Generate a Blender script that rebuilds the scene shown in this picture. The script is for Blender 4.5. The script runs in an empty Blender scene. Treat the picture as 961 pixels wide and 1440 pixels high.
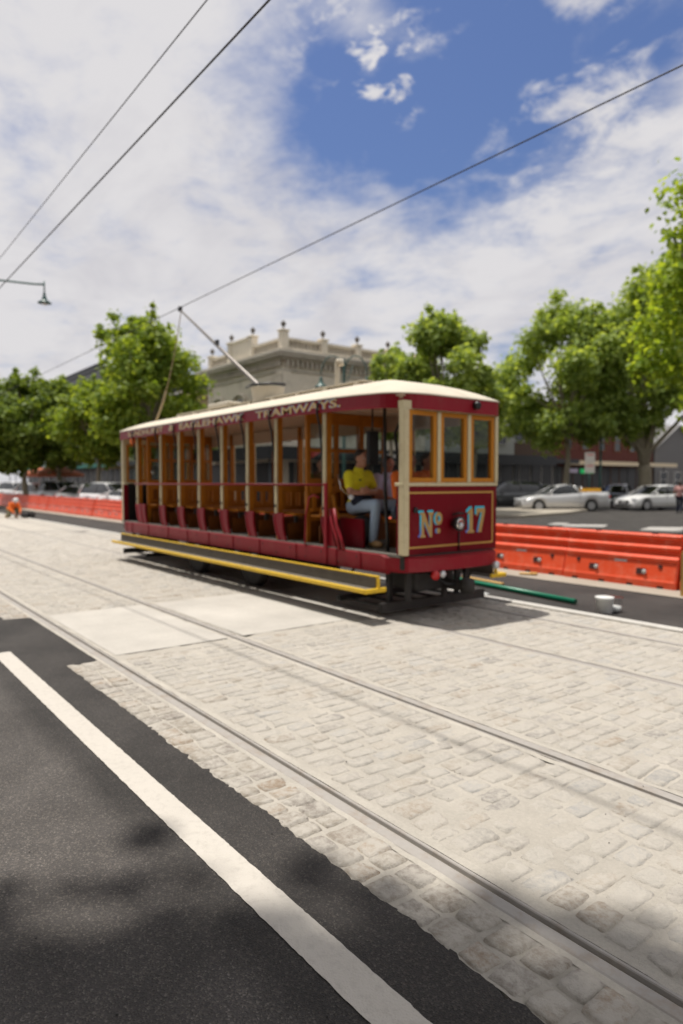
import bpy, bmesh, math, random
import numpy as np
from mathutils import Vector, Matrix, noise as mn
R=math.radians; PI=math.pi
sc=bpy.context.scene; COL=sc.collection
H=1.65; TH=math.atan(735.5/960)
VX,VY=-math.cos(TH),math.sin(TH)      # horizontal view direction
RX,RY=math.sin(TH),math.cos(TH)       # image right
def g(px,depth,z=0):                   # layout helper: column of the view at a distance -> a place in the world
    r=(px-480.5)/960*depth
    return Vector((VX*depth+RX*r, VY*depth+RY*r, z))
# ------------------------------------------------------------------ materials
MATS={}
def newmat(n):
    m=bpy.data.materials.new(n); m.use_nodes=True; nt=m.node_tree
    b=nt.nodes['Principled BSDF']; return m,nt,b
def N(nt,t,**k):
    n=nt.nodes.new(t)
    for a,v in k.items():
        if a in n.inputs.keys(): n.inputs[a].default_value=v
        else: setattr(n,a,v)
    return n
def mat(n,col,rough=.6,metal=0,var=.15,scale=6,bump=0,bscale=40,coat=0,spec=.5,dirt=None,emit=0):
    if n in MATS: return MATS[n]
    m,nt,b=newmat(n); L=nt.links
    b.inputs['Roughness'].default_value=rough; b.inputs['Metallic'].default_value=metal
    b.inputs['Specular IOR Level'].default_value=spec
    if coat: b.inputs['Coat Weight'].default_value=coat; b.inputs['Coat Roughness'].default_value=.08
    tc=N(nt,'ShaderNodeTexCoord'); nz=N(nt,'ShaderNodeTexNoise',Scale=scale,Detail=5,Roughness=.6)
    L.new(tc.outputs['Object'],nz.inputs['Vector'])
    mx=N(nt,'ShaderNodeMix',data_type='RGBA')
    c1=[c*(1-var) for c in col]; c2=[min(1,c*(1+var)) for c in col]
    mx.inputs[6].default_value=(*c1,1); mx.inputs[7].default_value=(*c2,1)
    L.new(nz.outputs['Fac'],mx.inputs[0]); out=mx.outputs[2]
    if dirt:
        nd=N(nt,'ShaderNodeTexNoise',Scale=dirt[1],Detail=8,Roughness=.7); L.new(tc.outputs['Object'],nd.inputs['Vector'])
        rp=N(nt,'ShaderNodeMapRange'); rp.inputs[1].default_value=.5; rp.inputs[2].default_value=.75; rp.inputs[4].default_value=dirt[2]
        L.new(nd.outputs['Fac'],rp.inputs[0])
        m2=N(nt,'ShaderNodeMix',data_type='RGBA'); m2.inputs[7].default_value=(*dirt[0],1)
        L.new(rp.outputs[0],m2.inputs[0]); L.new(out,m2.inputs[6]); out=m2.outputs[2]
    L.new(out,b.inputs['Base Color'])
    if bump:
        nb=N(nt,'ShaderNodeTexNoise',Scale=bscale,Detail=6); L.new(tc.outputs['Object'],nb.inputs['Vector'])
        bp=N(nt,'ShaderNodeBump',Strength=bump,Distance=.02); L.new(nb.outputs['Fac'],bp.inputs['Height']); L.new(bp.outputs[0],b.inputs['Normal'])
    if emit:
        b.inputs['Emission Color'].default_value=(*col,1); b.inputs['Emission Strength'].default_value=emit
    MATS[n]=m; return m
def glass(n,tint,opac):
    m,nt,b=newmat(n); L=nt.links; nt.nodes.remove(b)
    o=nt.nodes['Material Output']
    tr=N(nt,'ShaderNodeBsdfTransparent'); tr.inputs[0].default_value=(*tint,1)
    gl=N(nt,'ShaderNodeBsdfGlossy',Roughness=.03); df=N(nt,'ShaderNodeBsdfDiffuse'); df.inputs[0].default_value=(.02,.022,.024,1)
    lw=N(nt,'ShaderNodeLayerWeight',Blend=.25); mr=N(nt,'ShaderNodeMapRange'); mr.inputs[3].default_value=.03; mr.inputs[4].default_value=.45
    L.new(lw.outputs['Facing'],mr.inputs[0])
    a=N(nt,'ShaderNodeMixShader',Fac=opac); L.new(tr.outputs[0],a.inputs[1]); L.new(df.outputs[0],a.inputs[2])
    c=N(nt,'ShaderNodeMixShader'); L.new(mr.outputs[0],c.inputs[0]); L.new(a.outputs[0],c.inputs[1]); L.new(gl.outputs[0],c.inputs[2])
    L.new(c.outputs[0],o.inputs[0]); return m
M_red=mat('tram red enamel',(.27,.009,.02),.42,spec=.3,var=.12,scale=3,dirt=((.26,.08,.06),5,.35))
M_dred=mat('tram dark red panel',(.16,.002,.009),.4,var=.15,scale=2.5,spec=.25,dirt=((.25,.07,.05),4,.15))
M_cream=mat('cream paint',(.62,.54,.34),.45,var=.08,dirt=((.4,.3,.16),9,.5))
M_roof=mat('roof canvas',(.63,.57,.46),.75,var=.08,scale=2,dirt=((.5,.43,.32),3,.5),bump=.15,bscale=60)
M_ceil=mat('ceiling boards',(.52,.38,.27),.7,var=.07)
M_wood=mat('varnished wood',(.38,.135,.012),.45,var=.3,scale=9,spec=.2)
M_woodf=mat('golden varnished frame wood',(.50,.20,.022),.45,var=.2,scale=9,spec=.2)
M_dwood=mat('dark varnished wood',(.17,.055,.010),.5,var=.35,scale=9,spec=.2)
M_gold=mat('gold leaf lining',(.55,.33,.08),.45,var=.1)
M_goldl=mat('pale gold lettering',(.66,.47,.2),.5,var=.1)
M_gold2=mat('dull gold numeral',(.46,.29,.10),.45,var=.2,scale=12)
M_sky_l=mat('pale blue lettering shade',(.25,.42,.7),.45,var=.1)
M_yel=mat('yellow step paint',(.78,.50,.02),.5,var=.1,dirt=((.35,.25,.06),14,.6))
M_tread=mat('worn grey tread',(.135,.118,.095),.8,var=.3,scale=8,bump=.2)
M_black=mat('black paint',(.012,.012,.013),.4,var=.3)
M_iron=mat('grimy iron',(.028,.025,.023),.65,var=.5,scale=12,bump=.3)
M_chrome=mat('bright metal',(.75,.74,.7),.18,1,var=.05)
M_steel=mat('rail steel',(.36,.335,.31),.7,.1,var=.12,scale=30,dirt=((.25,.17,.10),7,.6))
M_groove=mat('rail groove dirt',(.16,.14,.11),.85,var=.4,scale=30)
M_floor=mat('tram floor boards',(.16,.15,.13),.8,var=.3)
M_rub=mat('black rubber',(.02,.02,.02),.8,var=.3)
M_glass=glass('window glass',(.86,.9,.88),.05)
M_cglass=glass('car glass',(.25,.28,.28),.35)
M_oran=mat('orange barrier plastic',(.78,.085,.025),.42,var=.1,scale=2,dirt=((.75,.30,.2),5,.55))
M_dorange=mat('slot shade and dark cap',(.05,.012,.01),.8,var=.3)  # shade of the hollow slots painted in; filler caps share this dark tone
M_cap=mat('pale plastic cap',(.55,.55,.55),.5,var=.1)
M_silver=mat('silver car paint',(.62,.62,.62),.28,.25,var=.03,coat=.6)
M_white=mat('white car paint',(.78,.78,.77),.25,var=.03,coat=.6)
M_darkcar=mat('charcoal car paint',(.03,.032,.036),.25,var=.1,coat=.6)
M_trim=mat('car black trim',(.015,.015,.016),.6,var=.2)
M_tail=mat('tail lamp red',(.5,.02,.02),.25,var=.1)
M_lampg=mat('headlamp glass',(.7,.72,.74),.1,.3,var=.05)
M_alloy=mat('alloy wheel',(.45,.45,.45),.3,.8,var=.1)
M_render=mat('warm cement render',(.74,.67,.55),.85,var=.12,scale=.8,bump=.2,bscale=12,dirt=((.3,.26,.2),.9,.6))
M_rendg=mat('weathered render',(.58,.53,.45),.9,var=.2,scale=1.2,bump=.3,bscale=12,dirt=((.2,.18,.15),1.1,.6))
M_urn=mat('dark weathered stone',(.13,.115,.10),.9,var=.3)
M_awn=mat('black awning',(.018,.02,.025),.5,var=.3)
M_shop=mat('dark shopfront',(.012,.012,.014),.35,var=.5)
M_brick=mat('dark red brick',(.085,.016,.011),.85,var=.3,scale=3,bump=.3,bscale=25)
M_tan=mat('tan render',(.42,.30,.17),.85,var=.15)
M_wwall=mat('off white wall',(.62,.6,.56),.8,var=.08)
M_grey=mat('grey corrugated wall',(.16,.155,.15),.7,var=.12)
M_pwall=mat('pale blue grey render',(.45,.45,.44),.85,var=.12)
M_win=mat('dark window glass',(.02,.024,.028),.12,var=.4)
M_creamf=mat('cream fascia board',(.75,.62,.42),.6,var=.08)
M_green=mat('green lit sign',(.01,.45,.12),.5,var=.1,emit=.35)
M_teal=mat('teal green lamp paint',(.03,.10,.085),.4,var=.2)
M_gpipe=mat('green plastic pipe',(.0,.19,.10),.35,var=.15)
M_timber=mat('yellow pine timber',(.55,.34,.11),.75,var=.2,scale=15)
M_wplast=mat('white plastic',(.75,.76,.74),.4,var=.04)
M_clear=glass('clear plastic wrap',(.93,.94,.94),.03)
M_bark=mat('plane tree bark',(.30,.26,.19),.9,var=.35,scale=4,bump=.6,bscale=10)
M_umb=mat('salmon umbrella cloth',(.65,.2,.1),.8,var=.1)
M_tshop=mat('teal shopfront paint',(.03,.20,.16),.6,var=.2)
M_wire=mat('overhead copper wire',(.05,.045,.045),.5,.5,var=.1)
M_pole=mat('trolley pole steel',(.22,.20,.18),.4,.6,var=.15)
M_hivis=mat('orange hi vis cloth',(.85,.17,.02),.8,var=.1)
M_rope=mat('trolley rope',(.35,.27,.16),.9,var=.2)
M_brown=mat('brown weathered boards',(.12,.075,.055),.85,var=.25,scale=3)
M_pink=mat('pink wall panel',(.6,.35,.36),.8,var=.1)
M_kerb=mat('pale kerb stone',(.55,.53,.49),.85,var=.12,scale=5,bump=.3,bscale=60,dirt=((.35,.32,.28),6,.4))
M_conc=mat('beige concrete gutter',(.36,.32,.26),.9,var=.15,scale=1.5,bump=.3,bscale=50,dirt=((.25,.22,.18),1.2,.5))
M_redsign=mat('red sign paint',(.55,.02,.02),.5,var=.1)
M_yelbox=mat('yellow crate plastic',(.8,.4,.02),.5,var=.1)
# ground materials --------------------------------------------------
def m_asphalt():
    m,nt,b=newmat('asphalt'); L=nt.links
    tc=N(nt,'ShaderNodeTexCoord')
    v=N(nt,'ShaderNodeTexVoronoi',Scale=150); L.new(tc.outputs['Object'],v.inputs['Vector'])
    n1=N(nt,'ShaderNodeTexNoise',Scale=1.1,Detail=6,Roughness=.6); L.new(tc.outputs['Object'],n1.inputs['Vector'])
    n2=N(nt,'ShaderNodeTexNoise',Scale=60,Detail=4,Roughness=.7); L.new(tc.outputs['Object'],n2.inputs['Vector'])
    sx=N(nt,'ShaderNodeSeparateColor'); L.new(v.outputs['Color'],sx.inputs[0])
    r=N(nt,'ShaderNodeValToRGB'); L.new(sx.outputs[0],r.inputs[0]); e=r.color_ramp.elements
    e[0].color=(.030,.028,.027,1); e[1].color=(.085,.078,.072,1); e[1].position=1
    k=e.new(.7); k.color=(.042,.038,.036,1); k=e.new(.94); k.color=(.065,.058,.052,1)
    r2=N(nt,'ShaderNodeMapRange'); r2.inputs[1].default_value=.35; r2.inputs[2].default_value=.65; r2.inputs[3].default_value=.8; r2.inputs[4].default_value=1.45
    L.new(n1.outputs['Fac'],r2.inputs[0])
    # older, dustier asphalt away from the paved strip
    sp=N(nt,'ShaderNodeSeparateXYZ'); L.new(tc.outputs['Object'],sp.inputs[0])
    ad=N(nt,'ShaderNodeMath',operation='ADD'); L.new(sp.outputs[1],ad.inputs[0])
    nn=N(nt,'ShaderNodeMath',operation='MULTIPLY'); nn.inputs[1].default_value=.16; L.new(n2.outputs['Fac'],nn.inputs[0]); L.new(nn.outputs[0],ad.inputs[1])
    r3=N(nt,'ShaderNodeMapRange'); r3.inputs[1].default_value=1.27; r3.inputs[2].default_value=1.13; r3.inputs[3].default_value=1; r3.inputs[4].default_value=1.9
    L.new(ad.outputs[0],r3.inputs[0])
    mu=N(nt,'ShaderNodeMath',operation='MULTIPLY'); L.new(r2.outputs[0],mu.inputs[0]); L.new(r3.outputs[0],mu.inputs[1])
    wm=N(nt,'ShaderNodeVectorMath',operation='MULTIPLY'); wm.inputs[1].default_value=(1.0,.99,.97); L.new(r.outputs[0],wm.inputs[0]); hs=N(nt,'ShaderNodeVectorMath',operation='SCALE'); L.new(wm.outputs[0],hs.inputs[0]); L.new(mu.outputs[0],hs.inputs['Scale'])
    L.new(hs.outputs[0],b.inputs['Base Color']); b.inputs['Roughness'].default_value=.8; b.inputs['Specular IOR Level'].default_value=.35
    hm=N(nt,'ShaderNodeMath',operation='ADD'); L.new(v.outputs['Distance'],hm.inputs[0]); L.new(n2.outputs['Fac'],hm.inputs[1])
    bp=N(nt,'ShaderNodeBump',Strength=.9,Distance=.006); L.new(hm.outputs[0],bp.inputs['Height']); L.new(bp.outputs[0],b.inputs['Normal'])
    return m
def m_stone():
    m,nt,b=newmat('dusty bluestone setts'); L=nt.links
    tc=N(nt,'ShaderNodeTexCoord'); at=N(nt,'ShaderNodeAttribute',attribute_name='tone')
    n1=N(nt,'ShaderNodeTexNoise',Scale=5,Detail=8,Roughness=.65); L.new(tc.outputs['Object'],n1.inputs['Vector'])
    n2=N(nt,'ShaderNodeTexNoise',Scale=90,Detail=6,Roughness=.7); L.new(tc.outputs['Object'],n2.inputs['Vector'])
    n3=N(nt,'ShaderNodeTexNoise',Scale=26,Detail=6,Roughness=.7); L.new(tc.outputs['Object'],n3.inputs['Vector'])
    rs=N(nt,'ShaderNodeMapRange'); rs.inputs[1].default_value=.25; rs.inputs[2].default_value=.75; rs.inputs[3].default_value=.8; rs.inputs[4].default_value=1.2; L.new(n2.outputs['Fac'],rs.inputs[0])
    s=N(nt,'ShaderNodeVectorMath',operation='SCALE'); L.new(at.outputs['Color'],s.inputs[0]); L.new(rs.outputs[0],s.inputs['Scale'])
    ad=N(nt,'ShaderNodeMath',operation='ADD'); L.new(n1.outputs['Fac'],ad.inputs[0]); L.new(n3.outputs['Fac'],ad.inputs[1])
    rd=N(nt,'ShaderNodeMapRange'); rd.inputs[1].default_value=.78; rd.inputs[2].default_value=1.10; rd.inputs[3].default_value=.15; rd.inputs[4].default_value=.97; L.new(ad.outputs[0],rd.inputs[0])
    mx=N(nt,'ShaderNodeMix',data_type='RGBA'); mx.inputs[7].default_value=(.485,.45,.40,1); L.new(rd.outputs[0],mx.inputs[0]); L.new(s.outputs[0],mx.inputs[6])
    L.new(mx.outputs[2],b.inputs['Base Color']); b.inputs['Roughness'].default_value=.85; b.inputs['Specular IOR Level'].default_value=.25
    hb=N(nt,'ShaderNodeMath',operation='MULTIPLY_ADD'); hb.inputs[1].default_value=.35; L.new(n2.outputs['Fac'],hb.inputs[0]); L.new(n3.outputs['Fac'],hb.inputs[2])
    bp=N(nt,'ShaderNodeBump',Strength=.95,Distance=.014); L.new(hb.outputs[0],bp.inputs['Height']); L.new(bp.outputs[0],b.inputs['Normal'])
    return m
def m_mortar(name='sandy mortar',col=(.465,.43,.378),k=1):
    m,nt,b=newmat(name); L=nt.links
    tc=N(nt,'ShaderNodeTexCoord')
    n1=N(nt,'ShaderNodeTexNoise',Scale=2.2*k,Detail=8,Roughness=.6); L.new(tc.outputs['Object'],n1.inputs['Vector'])
    n2=N(nt,'ShaderNodeTexNoise',Scale=55,Detail=8,Roughness=.8); L.new(tc.outputs['Object'],n2.inputs['Vector'])
    ad=N(nt,'ShaderNodeMath',operation='ADD'); L.new(n1.outputs['Fac'],ad.inputs[0]); L.new(n2.outputs['Fac'],ad.inputs[1])
    r=N(nt,'ShaderNodeMapRange'); r.inputs[1].default_value=.7; r.inputs[2].default_value=1.3; r.inputs[3].default_value=.80; r.inputs[4].default_value=1.15; L.new(ad.outputs[0],r.inputs[0])
    s=N(nt,'ShaderNodeVectorMath',operation='SCALE'); s.inputs[0].default_value=col; L.new(r.outputs[0],s.inputs['Scale'])
    L.new(s.outputs[0],b.inputs['Base Color']); b.inputs['Roughness'].default_value=.95; b.inputs['Specular IOR Level'].default_value=.15
    bp=N(nt,'ShaderNodeBump',Strength=.8,Distance=.010); L.new(ad.outputs[0],bp.inputs['Height']); L.new(bp.outputs[0],b.inputs['Normal'])
    return m
def m_leaf(name,c1,c2,tr=.35):
    m,nt,b=newmat(name); L=nt.links; nt.nodes.remove(b); o=nt.nodes['Material Output']
    gm=N(nt,'ShaderNodeNewGeometry'); r=N(nt,'ShaderNodeMix',data_type='RGBA')
    r.inputs[6].default_value=(*c1,1); r.inputs[7].default_value=(*c2,1); L.new(gm.outputs['Random Per Island'],r.inputs[0])
    d=N(nt,'ShaderNodeBsdfPrincipled',Roughness=.5); d.inputs['Specular IOR Level'].default_value=.3; L.new(r.outputs[2],d.inputs['Base Color'])
    t=N(nt,'ShaderNodeBsdfTranslucent'); s=N(nt,'ShaderNodeVectorMath',operation='MULTIPLY'); s.inputs[1].default_value=(1.5,1.35,.5)
    L.new(r.outputs[2],s.inputs[0]); L.new(s.outputs[0],t.inputs[0])
    mx=N(nt,'ShaderNodeMixShader',Fac=tr); L.new(d.outputs[0],mx.inputs[1]); L.new(t.outputs[0],mx.inputs[2]); L.new(mx.outputs[0],o.inputs[0])
    return m
M_asph=m_asphalt(); M_stone=m_stone(); M_mort=m_mortar(); M_slab=m_mortar('smooth pale concrete',(.53,.50,.455),.5)
M_haunch=m_mortar('cement beside rails',(.49,.455,.40),1.5)
M_leafA=m_leaf('bright plane leaves',(.15,.24,.035),(.33,.42,.075),.55)
M_leafB=m_leaf('mid green leaves',(.19,.28,.07),(.40,.50,.15),.55)
M_leafC=m_leaf('yellow green leaves',(.17,.28,.03),(.38,.48,.08),.55)
M_leafD=m_leaf('deep green leaves',(.115,.18,.035),(.27,.36,.075),.5)
M_line=mat('road line paint',(.56,.52,.465),.7,var=.06,scale=3,bump=.35,bscale=140,dirt=((.30,.27,.24),28,.4))
M_mark=mat('faded road marking',(.42,.40,.38),.8,var=.2,scale=3)
# ------------------------------------------------------------------ mesh builder
class MB:
    def __init__(s): s.v=[]; s.f=[]; s.sm=[]
    def add(s,vs,fs,smooth=False):
        o=len(s.v); s.v+= [tuple(v) for v in vs]; s.f+=[tuple(i+o for i in f) for f in fs]; s.sm+=[smooth]*len(fs); return s
    def box(s,c,d,rz=0,M=None,bev=0):
        x,y,z=d[0]/2,d[1]/2,d[2]/2
        if bev:
            b=min(bev,x*.9,y*.9,z*.9); pts=[]
            for sx in(-1,1):
                for sy in(-1,1):
                    for sz in(-1,1):
                        pts+=[(sx*x,sy*(y-b),sz*(z-b)),(sx*(x-b),sy*y,sz*(z-b)),(sx*(x-b),sy*(y-b),sz*z)]
            def I(sx,sy,sz,k): return (((sx+1)//2)*4+((sy+1)//2)*2+(sz+1)//2)*3+k
            fs=[]
            for q in(-1,1):
                fs+=[(I(q,-1,-1,0),I(q,1,-1,0),I(q,1,1,0),I(q,-1,1,0)),(I(-1,q,-1,1),I(1,q,-1,1),I(1,q,1,1),I(-1,q,1,1)),(I(-1,-1,q,2),I(1,-1,q,2),I(1,1,q,2),I(-1,1,q,2))]
            for a in(-1,1):
                for c_ in(-1,1):
                    fs+=[(I(a,c_,-1,0),I(a,c_,1,0),I(a,c_,1,1),I(a,c_,-1,1)),(I(a,-1,c_,0),I(a,1,c_,0),I(a,1,c_,2),I(a,-1,c_,2)),(I(-1,a,c_,1),I(1,a,c_,1),I(1,a,c_,2),I(-1,a,c_,2))]
                    for e in(-1,1): fs.append((I(a,c_,e,0),I(a,c_,e,1),I(a,c_,e,2)))
        else:
            pts=[(sx*x,sy*y,sz*z) for sx in(-1,1) for sy in(-1,1) for sz in(-1,1)]
            fs=[(0,1,3,2),(4,6,7,5),(0,4,5,1),(2,3,7,6),(0,2,6,4),(1,5,7,3)]
        m=M if M is not None else Matrix.Rotation(rz,4,'Z')
        c=Vector(c); return s.add([c+(m@Vector(p)) for p in pts],fs)
    def bx(s,x0,x1,y0,y1,z0,z1,bev=0): return s.box(((x0+x1)/2,(y0+y1)/2,(z0+z1)/2),(abs(x1-x0),abs(y1-y0),abs(z1-z0)),bev=bev)
    def tube(s,pts,r,n=8,cap=True):
        pts=[Vector(p) for p in pts]; rs=r if isinstance(r,(list,tuple)) else [r]*len(pts)
        vs=[]; up=Vector((0,0,1)); px=None
        for i,p in enumerate(pts):
            t=(pts[min(i+1,len(pts)-1)]-pts[max(i-1,0)]).normalized()
            a=(px if px is not None else (up if abs(t.z)<.9 else Vector((1,0,0))))
            b=t.cross(a).normalized(); a=b.cross(t).normalized(); px=a
            for k in range(n):
                th=2*PI*k/n; vs.append(p+(a*math.cos(th)+b*math.sin(th))*rs[i])
        fs=[]
        for i in range(len(pts)-1):
            for k in range(n):
                fs.append((i*n+k,i*n+(k+1)%n,(i+1)*n+(k+1)%n,(i+1)*n+k))
        s.add(vs,fs,True)
        if cap:
            o=len(s.v)-len(vs)
            s.f.append(tuple(o+k for k in range(n))[::-1]); s.f.append(tuple(o+(len(pts)-1)*n+k for k in range(n))); s.sm+=[False,False]
        return s
    def lathe(s,prof,c=(0,0,0),n=16,M=None):
        vs=[];fs=[]; c=Vector(c)
        for (r,z) in prof:
            for k in range(n):
                a=2*PI*k/n; p=Vector((max(r,1e-4)*math.cos(a),max(r,1e-4)*math.sin(a),z)); vs.append(c+(M@p if M is not None else p))
        for i in range(len(prof)-1):
            for k in range(n): fs.append((i*n+k,i*n+(k+1)%n,(i+1)*n+(k+1)%n,(i+1)*n+k))
        s.add(vs,fs,True)
        o=len(s.v)-len(vs); s.f.append(tuple(o+k for k in range(n))[::-1]); s.f.append(tuple(o+(len(prof)-1)*n+k for k in range(n))); s.sm+=[False,False]
        return s
    def prism(s,poly,fn,h):          # poly in 2D, fn maps (a,b,h)->3D
        n=len(poly); vs=[fn(a,b,0) for a,b in poly]+[fn(a,b,h) for a,b in poly]
        fs=[tuple(range(n))[::-1],tuple(range(n,2*n))]+[(i,(i+1)%n,n+(i+1)%n,n+i) for i in range(n)]
        return s.add(vs,fs)
    def sweep(s,prof,ats):           # prof: list of 2D pts (y,z) ; ats: list of x ; open profile
        n=len(prof); vs=[(x,y,z) for x in ats for (y,z) in prof]
        fs=[(i*n+k,i*n+k+1,(i+1)*n+k+1,(i+1)*n+k) for i in range(len(ats)-1) for k in range(n-1)]
        return s.add(vs,fs)
    def build(s,name,m,parent=None,fix=True,loc=None):
        me=bpy.data.meshes.new(name); me.from_pydata(s.v,[],s.f); me.update()
        me.polygons.foreach_set('use_smooth',s.sm)
        if fix:
            bm=bmesh.new(); bm.from_mesh(me); bmesh.ops.recalc_face_normals(bm,faces=bm.faces); bm.to_mesh(me); bm.free()
        me.materials.append(m); o=bpy.data.objects.new(name,me); COL.objects.link(o)
        if parent: o.parent=parent
        if loc is not None: o.location=loc
        return o
def tag(o,label=None,cat=None,group=None,kind=None):
    if label:o['label']=label
    if cat:o['category']=cat
    if group:o['group']=group
    if kind:o['kind']=kind
    return o
def thing(name,loc,rz,label,cat,group=None):
    o=bpy.data.objects.new(name,None); o.empty_display_size=.2; COL.objects.link(o); o.location=loc; o.rotation_euler=(0,0,rz); return tag(o,label,cat,group)
def copy_tree(o,parent=None):
    c=o.copy(); COL.objects.link(c); c.parent=parent
    for ch in list(o.children): copy_tree(ch,c)
    return c
def text_mesh(body,size,ex,off=0):
    cu=bpy.data.curves.new('t','FONT'); cu.body=body; cu.size=size; cu.extrude=ex; cu.offset=off; cu.align_x='CENTER'; cu.align_y='CENTER'; cu.resolution_u=3
    o=bpy.data.objects.new('t',cu); COL.objects.link(o)
    dg=bpy.context.evaluated_depsgraph_get(); me=bpy.data.meshes.new_from_object(o.evaluated_get(dg))
    bpy.data.objects.remove(o); bpy.data.curves.remove(cu); return me
def text_obj(name,body,x0,x1,height,Mx,m,parent,ex=.002,off=0):
    me=text_mesh(body,1,ex,off)
    vs=np.array([v.co[:] for v in me.vertices]); mn_,mx_=vs.min(0),vs.max(0)
    for v in me.vertices:
        a=(v.co.x-mn_[0])/(mx_[0]-mn_[0]); b=(v.co.y-mn_[1])/(mx_[1]-mn_[1])-.5
        v.co=Mx@Vector((x0+a*(x1-x0),b*height,v.co.z))
    me.materials.clear(); me.materials.append(m); o=bpy.data.objects.new(name,me); COL.objects.link(o); o.parent=parent; return o
# ------------------------------------------------------------------ camera, sky, sun
cam=bpy.data.cameras.new('camera'); co=bpy.data.objects.new('camera',cam); COL.objects.link(co); sc.camera=co
co.location=(0,0,H); co.rotation_euler=(R(90-2.5),0,PI/2-TH)
cam.sensor_fit='VERTICAL'; cam.sensor_height=36; cam.lens=24; cam.clip_end=2000; cam.clip_start=.05
cam.dof.use_dof=True; cam.dof.focus_distance=2.5; cam.dof.aperture_fstop=1.7
SD=Vector((-.25,-.07,1)).normalized()
sl=bpy.data.lights.new('sun','SUN'); so=bpy.data.objects.new('sun',sl); COL.objects.link(so)
sl.energy=4.3; sl.angle=R(.9); sl.color=(1,.95,.87); so.rotation_euler=SD.to_track_quat('Z','Y').to_euler(); so.location=(0,0,30)
w=bpy.data.worlds.new('World'); sc.world=w; w.use_nodes=True; nt=w.node_tree; L=nt.links
bg=nt.nodes['Background']; bg.inputs[1].default_value=.1
sky=N(nt,'ShaderNodeTexSky',sky_type='NISHITA',sun_disc=False,sun_elevation=math.asin(SD.z),sun_rotation=math.atan2(SD.x,SD.y),air_density=1.3,ozone_density=3.0)
tc=N(nt,'ShaderNodeTexCoord'); sp=N(nt,'ShaderNodeSeparateXYZ'); L.new(tc.outputs['Generated'],sp.inputs[0])
zz=N(nt,'ShaderNodeMath',operation='ADD'); zz.inputs[1].default_value=.14; L.new(sp.outputs[2],zz.inputs[0])
zm=N(nt,'ShaderNodeMath',operation='MAXIMUM'); zm.inputs[1].default_value=.05; L.new(zz.outputs[0],zm.inputs[0])
dv=N(nt,'ShaderNodeVectorMath',operation='DIVIDE'); L.new(tc.outputs['Generated'],dv.inputs[0]); L.new(zm.outputs[0],dv.inputs[1])
def cn(scale,detail,rough,dist=0,st=(1,1,1),rot=0,lac=2):
    mp=N(nt,'ShaderNodeMapping'); mp.inputs['Scale'].default_value=st; mp.inputs['Rotation'].default_value=(0,0,rot); L.new(dv.outputs[0],mp.inputs[0])
    n=N(nt,'ShaderNodeTexNoise',Scale=scale,Detail=detail,Roughness=rough,Distortion=dist); L.new(mp.outputs[0],n.inputs['Vector']); return n.outputs['Fac']
def mth(op,a,b=None,c=None):
    n=N(nt,'ShaderNodeMath',operation=op)
    for i,x in enumerate((a,b,c)):
        if x is None: continue
        if isinstance(x,(int,float)): n.inputs[i].default_value=x
        else: L.new(x,n.inputs[i])
    return n.outputs[0]
def pdir(px,py):
    a=R(-2.5); x=(px-480.5)/960; y=-(py-720)/960
    f=Vector((VX*math.cos(a),VY*math.cos(a),math.sin(a))); r=Vector((RX,RY,0)); u=r.cross(f)
    return (f+r*x+u*y).normalized()
n_big=cn(1.6,6,.55,.3); n_fine=cn(4.2,10,.62,.25,(1,1.15,1),.6); n_wisp=cn(1.5,9,.6,.8,(1,1.9,1),1.1)
blobs=None
for (px,py,deg,amp) in [(565,120,8,.62),(640,210,7,.45),(560,250,5,.12),(430,40,6,.16),(740,70,8,.55),(600,-140,8,.7),(800,60,7,.40),(900,40,5,.25),(730,140,3,.28),(470,150,4,.35),(945,15,3,.4),(440,140,8,.22),(519,103,.8,-.42),(543,130,.8,-.42),(565,130,.8,-.40),(573,177,.6,-.4),(450,132,.6,-.3),(600,60,1.6,-.4),(545,42,2.3,-.45),(495,20,2.4,-.4),(730,510,2.5,.5),(300,480,2,.2)]:
    d=pdir(px,py); dp=N(nt,'ShaderNodeVectorMath',operation='DOT_PRODUCT'); dp.inputs[1].default_value=d; L.new(tc.outputs['Generated'],dp.inputs[0])
    k=1/(2*(1-math.cos(R(deg))))*1.0
    e=mth('EXPONENT',mth('MULTIPLY',mth('SUBTRACT',dp.outputs['Value'],1.0),k*2)); e=mth('MULTIPLY',e,amp)
    blobs=e if blobs is None else mth('ADD',blobs,e)
dens=mth('ADD',mth('SUBTRACT',1.02,blobs),mth('MULTIPLY',mth('SUBTRACT',n_fine,.5),1.9))
dens=mth('ADD',dens,mth('MULTIPLY',mth('SUBTRACT',n_big,.5),.7))
def blob(px,py,deg):
    d=pdir(px,py); dp=N(nt,'ShaderNodeVectorMath',operation='DOT_PRODUCT'); dp.inputs[1].default_value=d; L.new(tc.outputs['Generated'],dp.inputs[0])
    return mth('EXPONENT',mth('MULTIPLY',mth('SUBTRACT',dp.outputs['Value'],1.0),1/(1-math.cos(R(deg)))))
n_puff=cn(7.5,9,.62,.3); n_puf2=cn(15,8,.6,.3)
dens=mth('ADD',dens,mth('MULTIPLY',mth('MULTIPLY',mth('MAXIMUM',mth('SUBTRACT',n_puff,.45),0),4.6),blob(800,70,9)))
dens=mth('ADD',dens,mth('MULTIPLY',mth('MULTIPLY',mth('MAXIMUM',mth('SUBTRACT',n_puf2,.50),0),5.2),mth('ADD',blob(545,120,2.6),mth('MULTIPLY',blob(520,35,5),.9))))
ms=N(nt,'ShaderNodeMapRange',interpolation_type='SMOOTHSTEP'); ms.inputs[1].default_value=.0; ms.inputs[2].default_value=1.1; L.new(dens,ms.inputs[0])
cc=N(nt,'ShaderNodeValToRGB'); e=cc.color_ramp.elements
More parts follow.
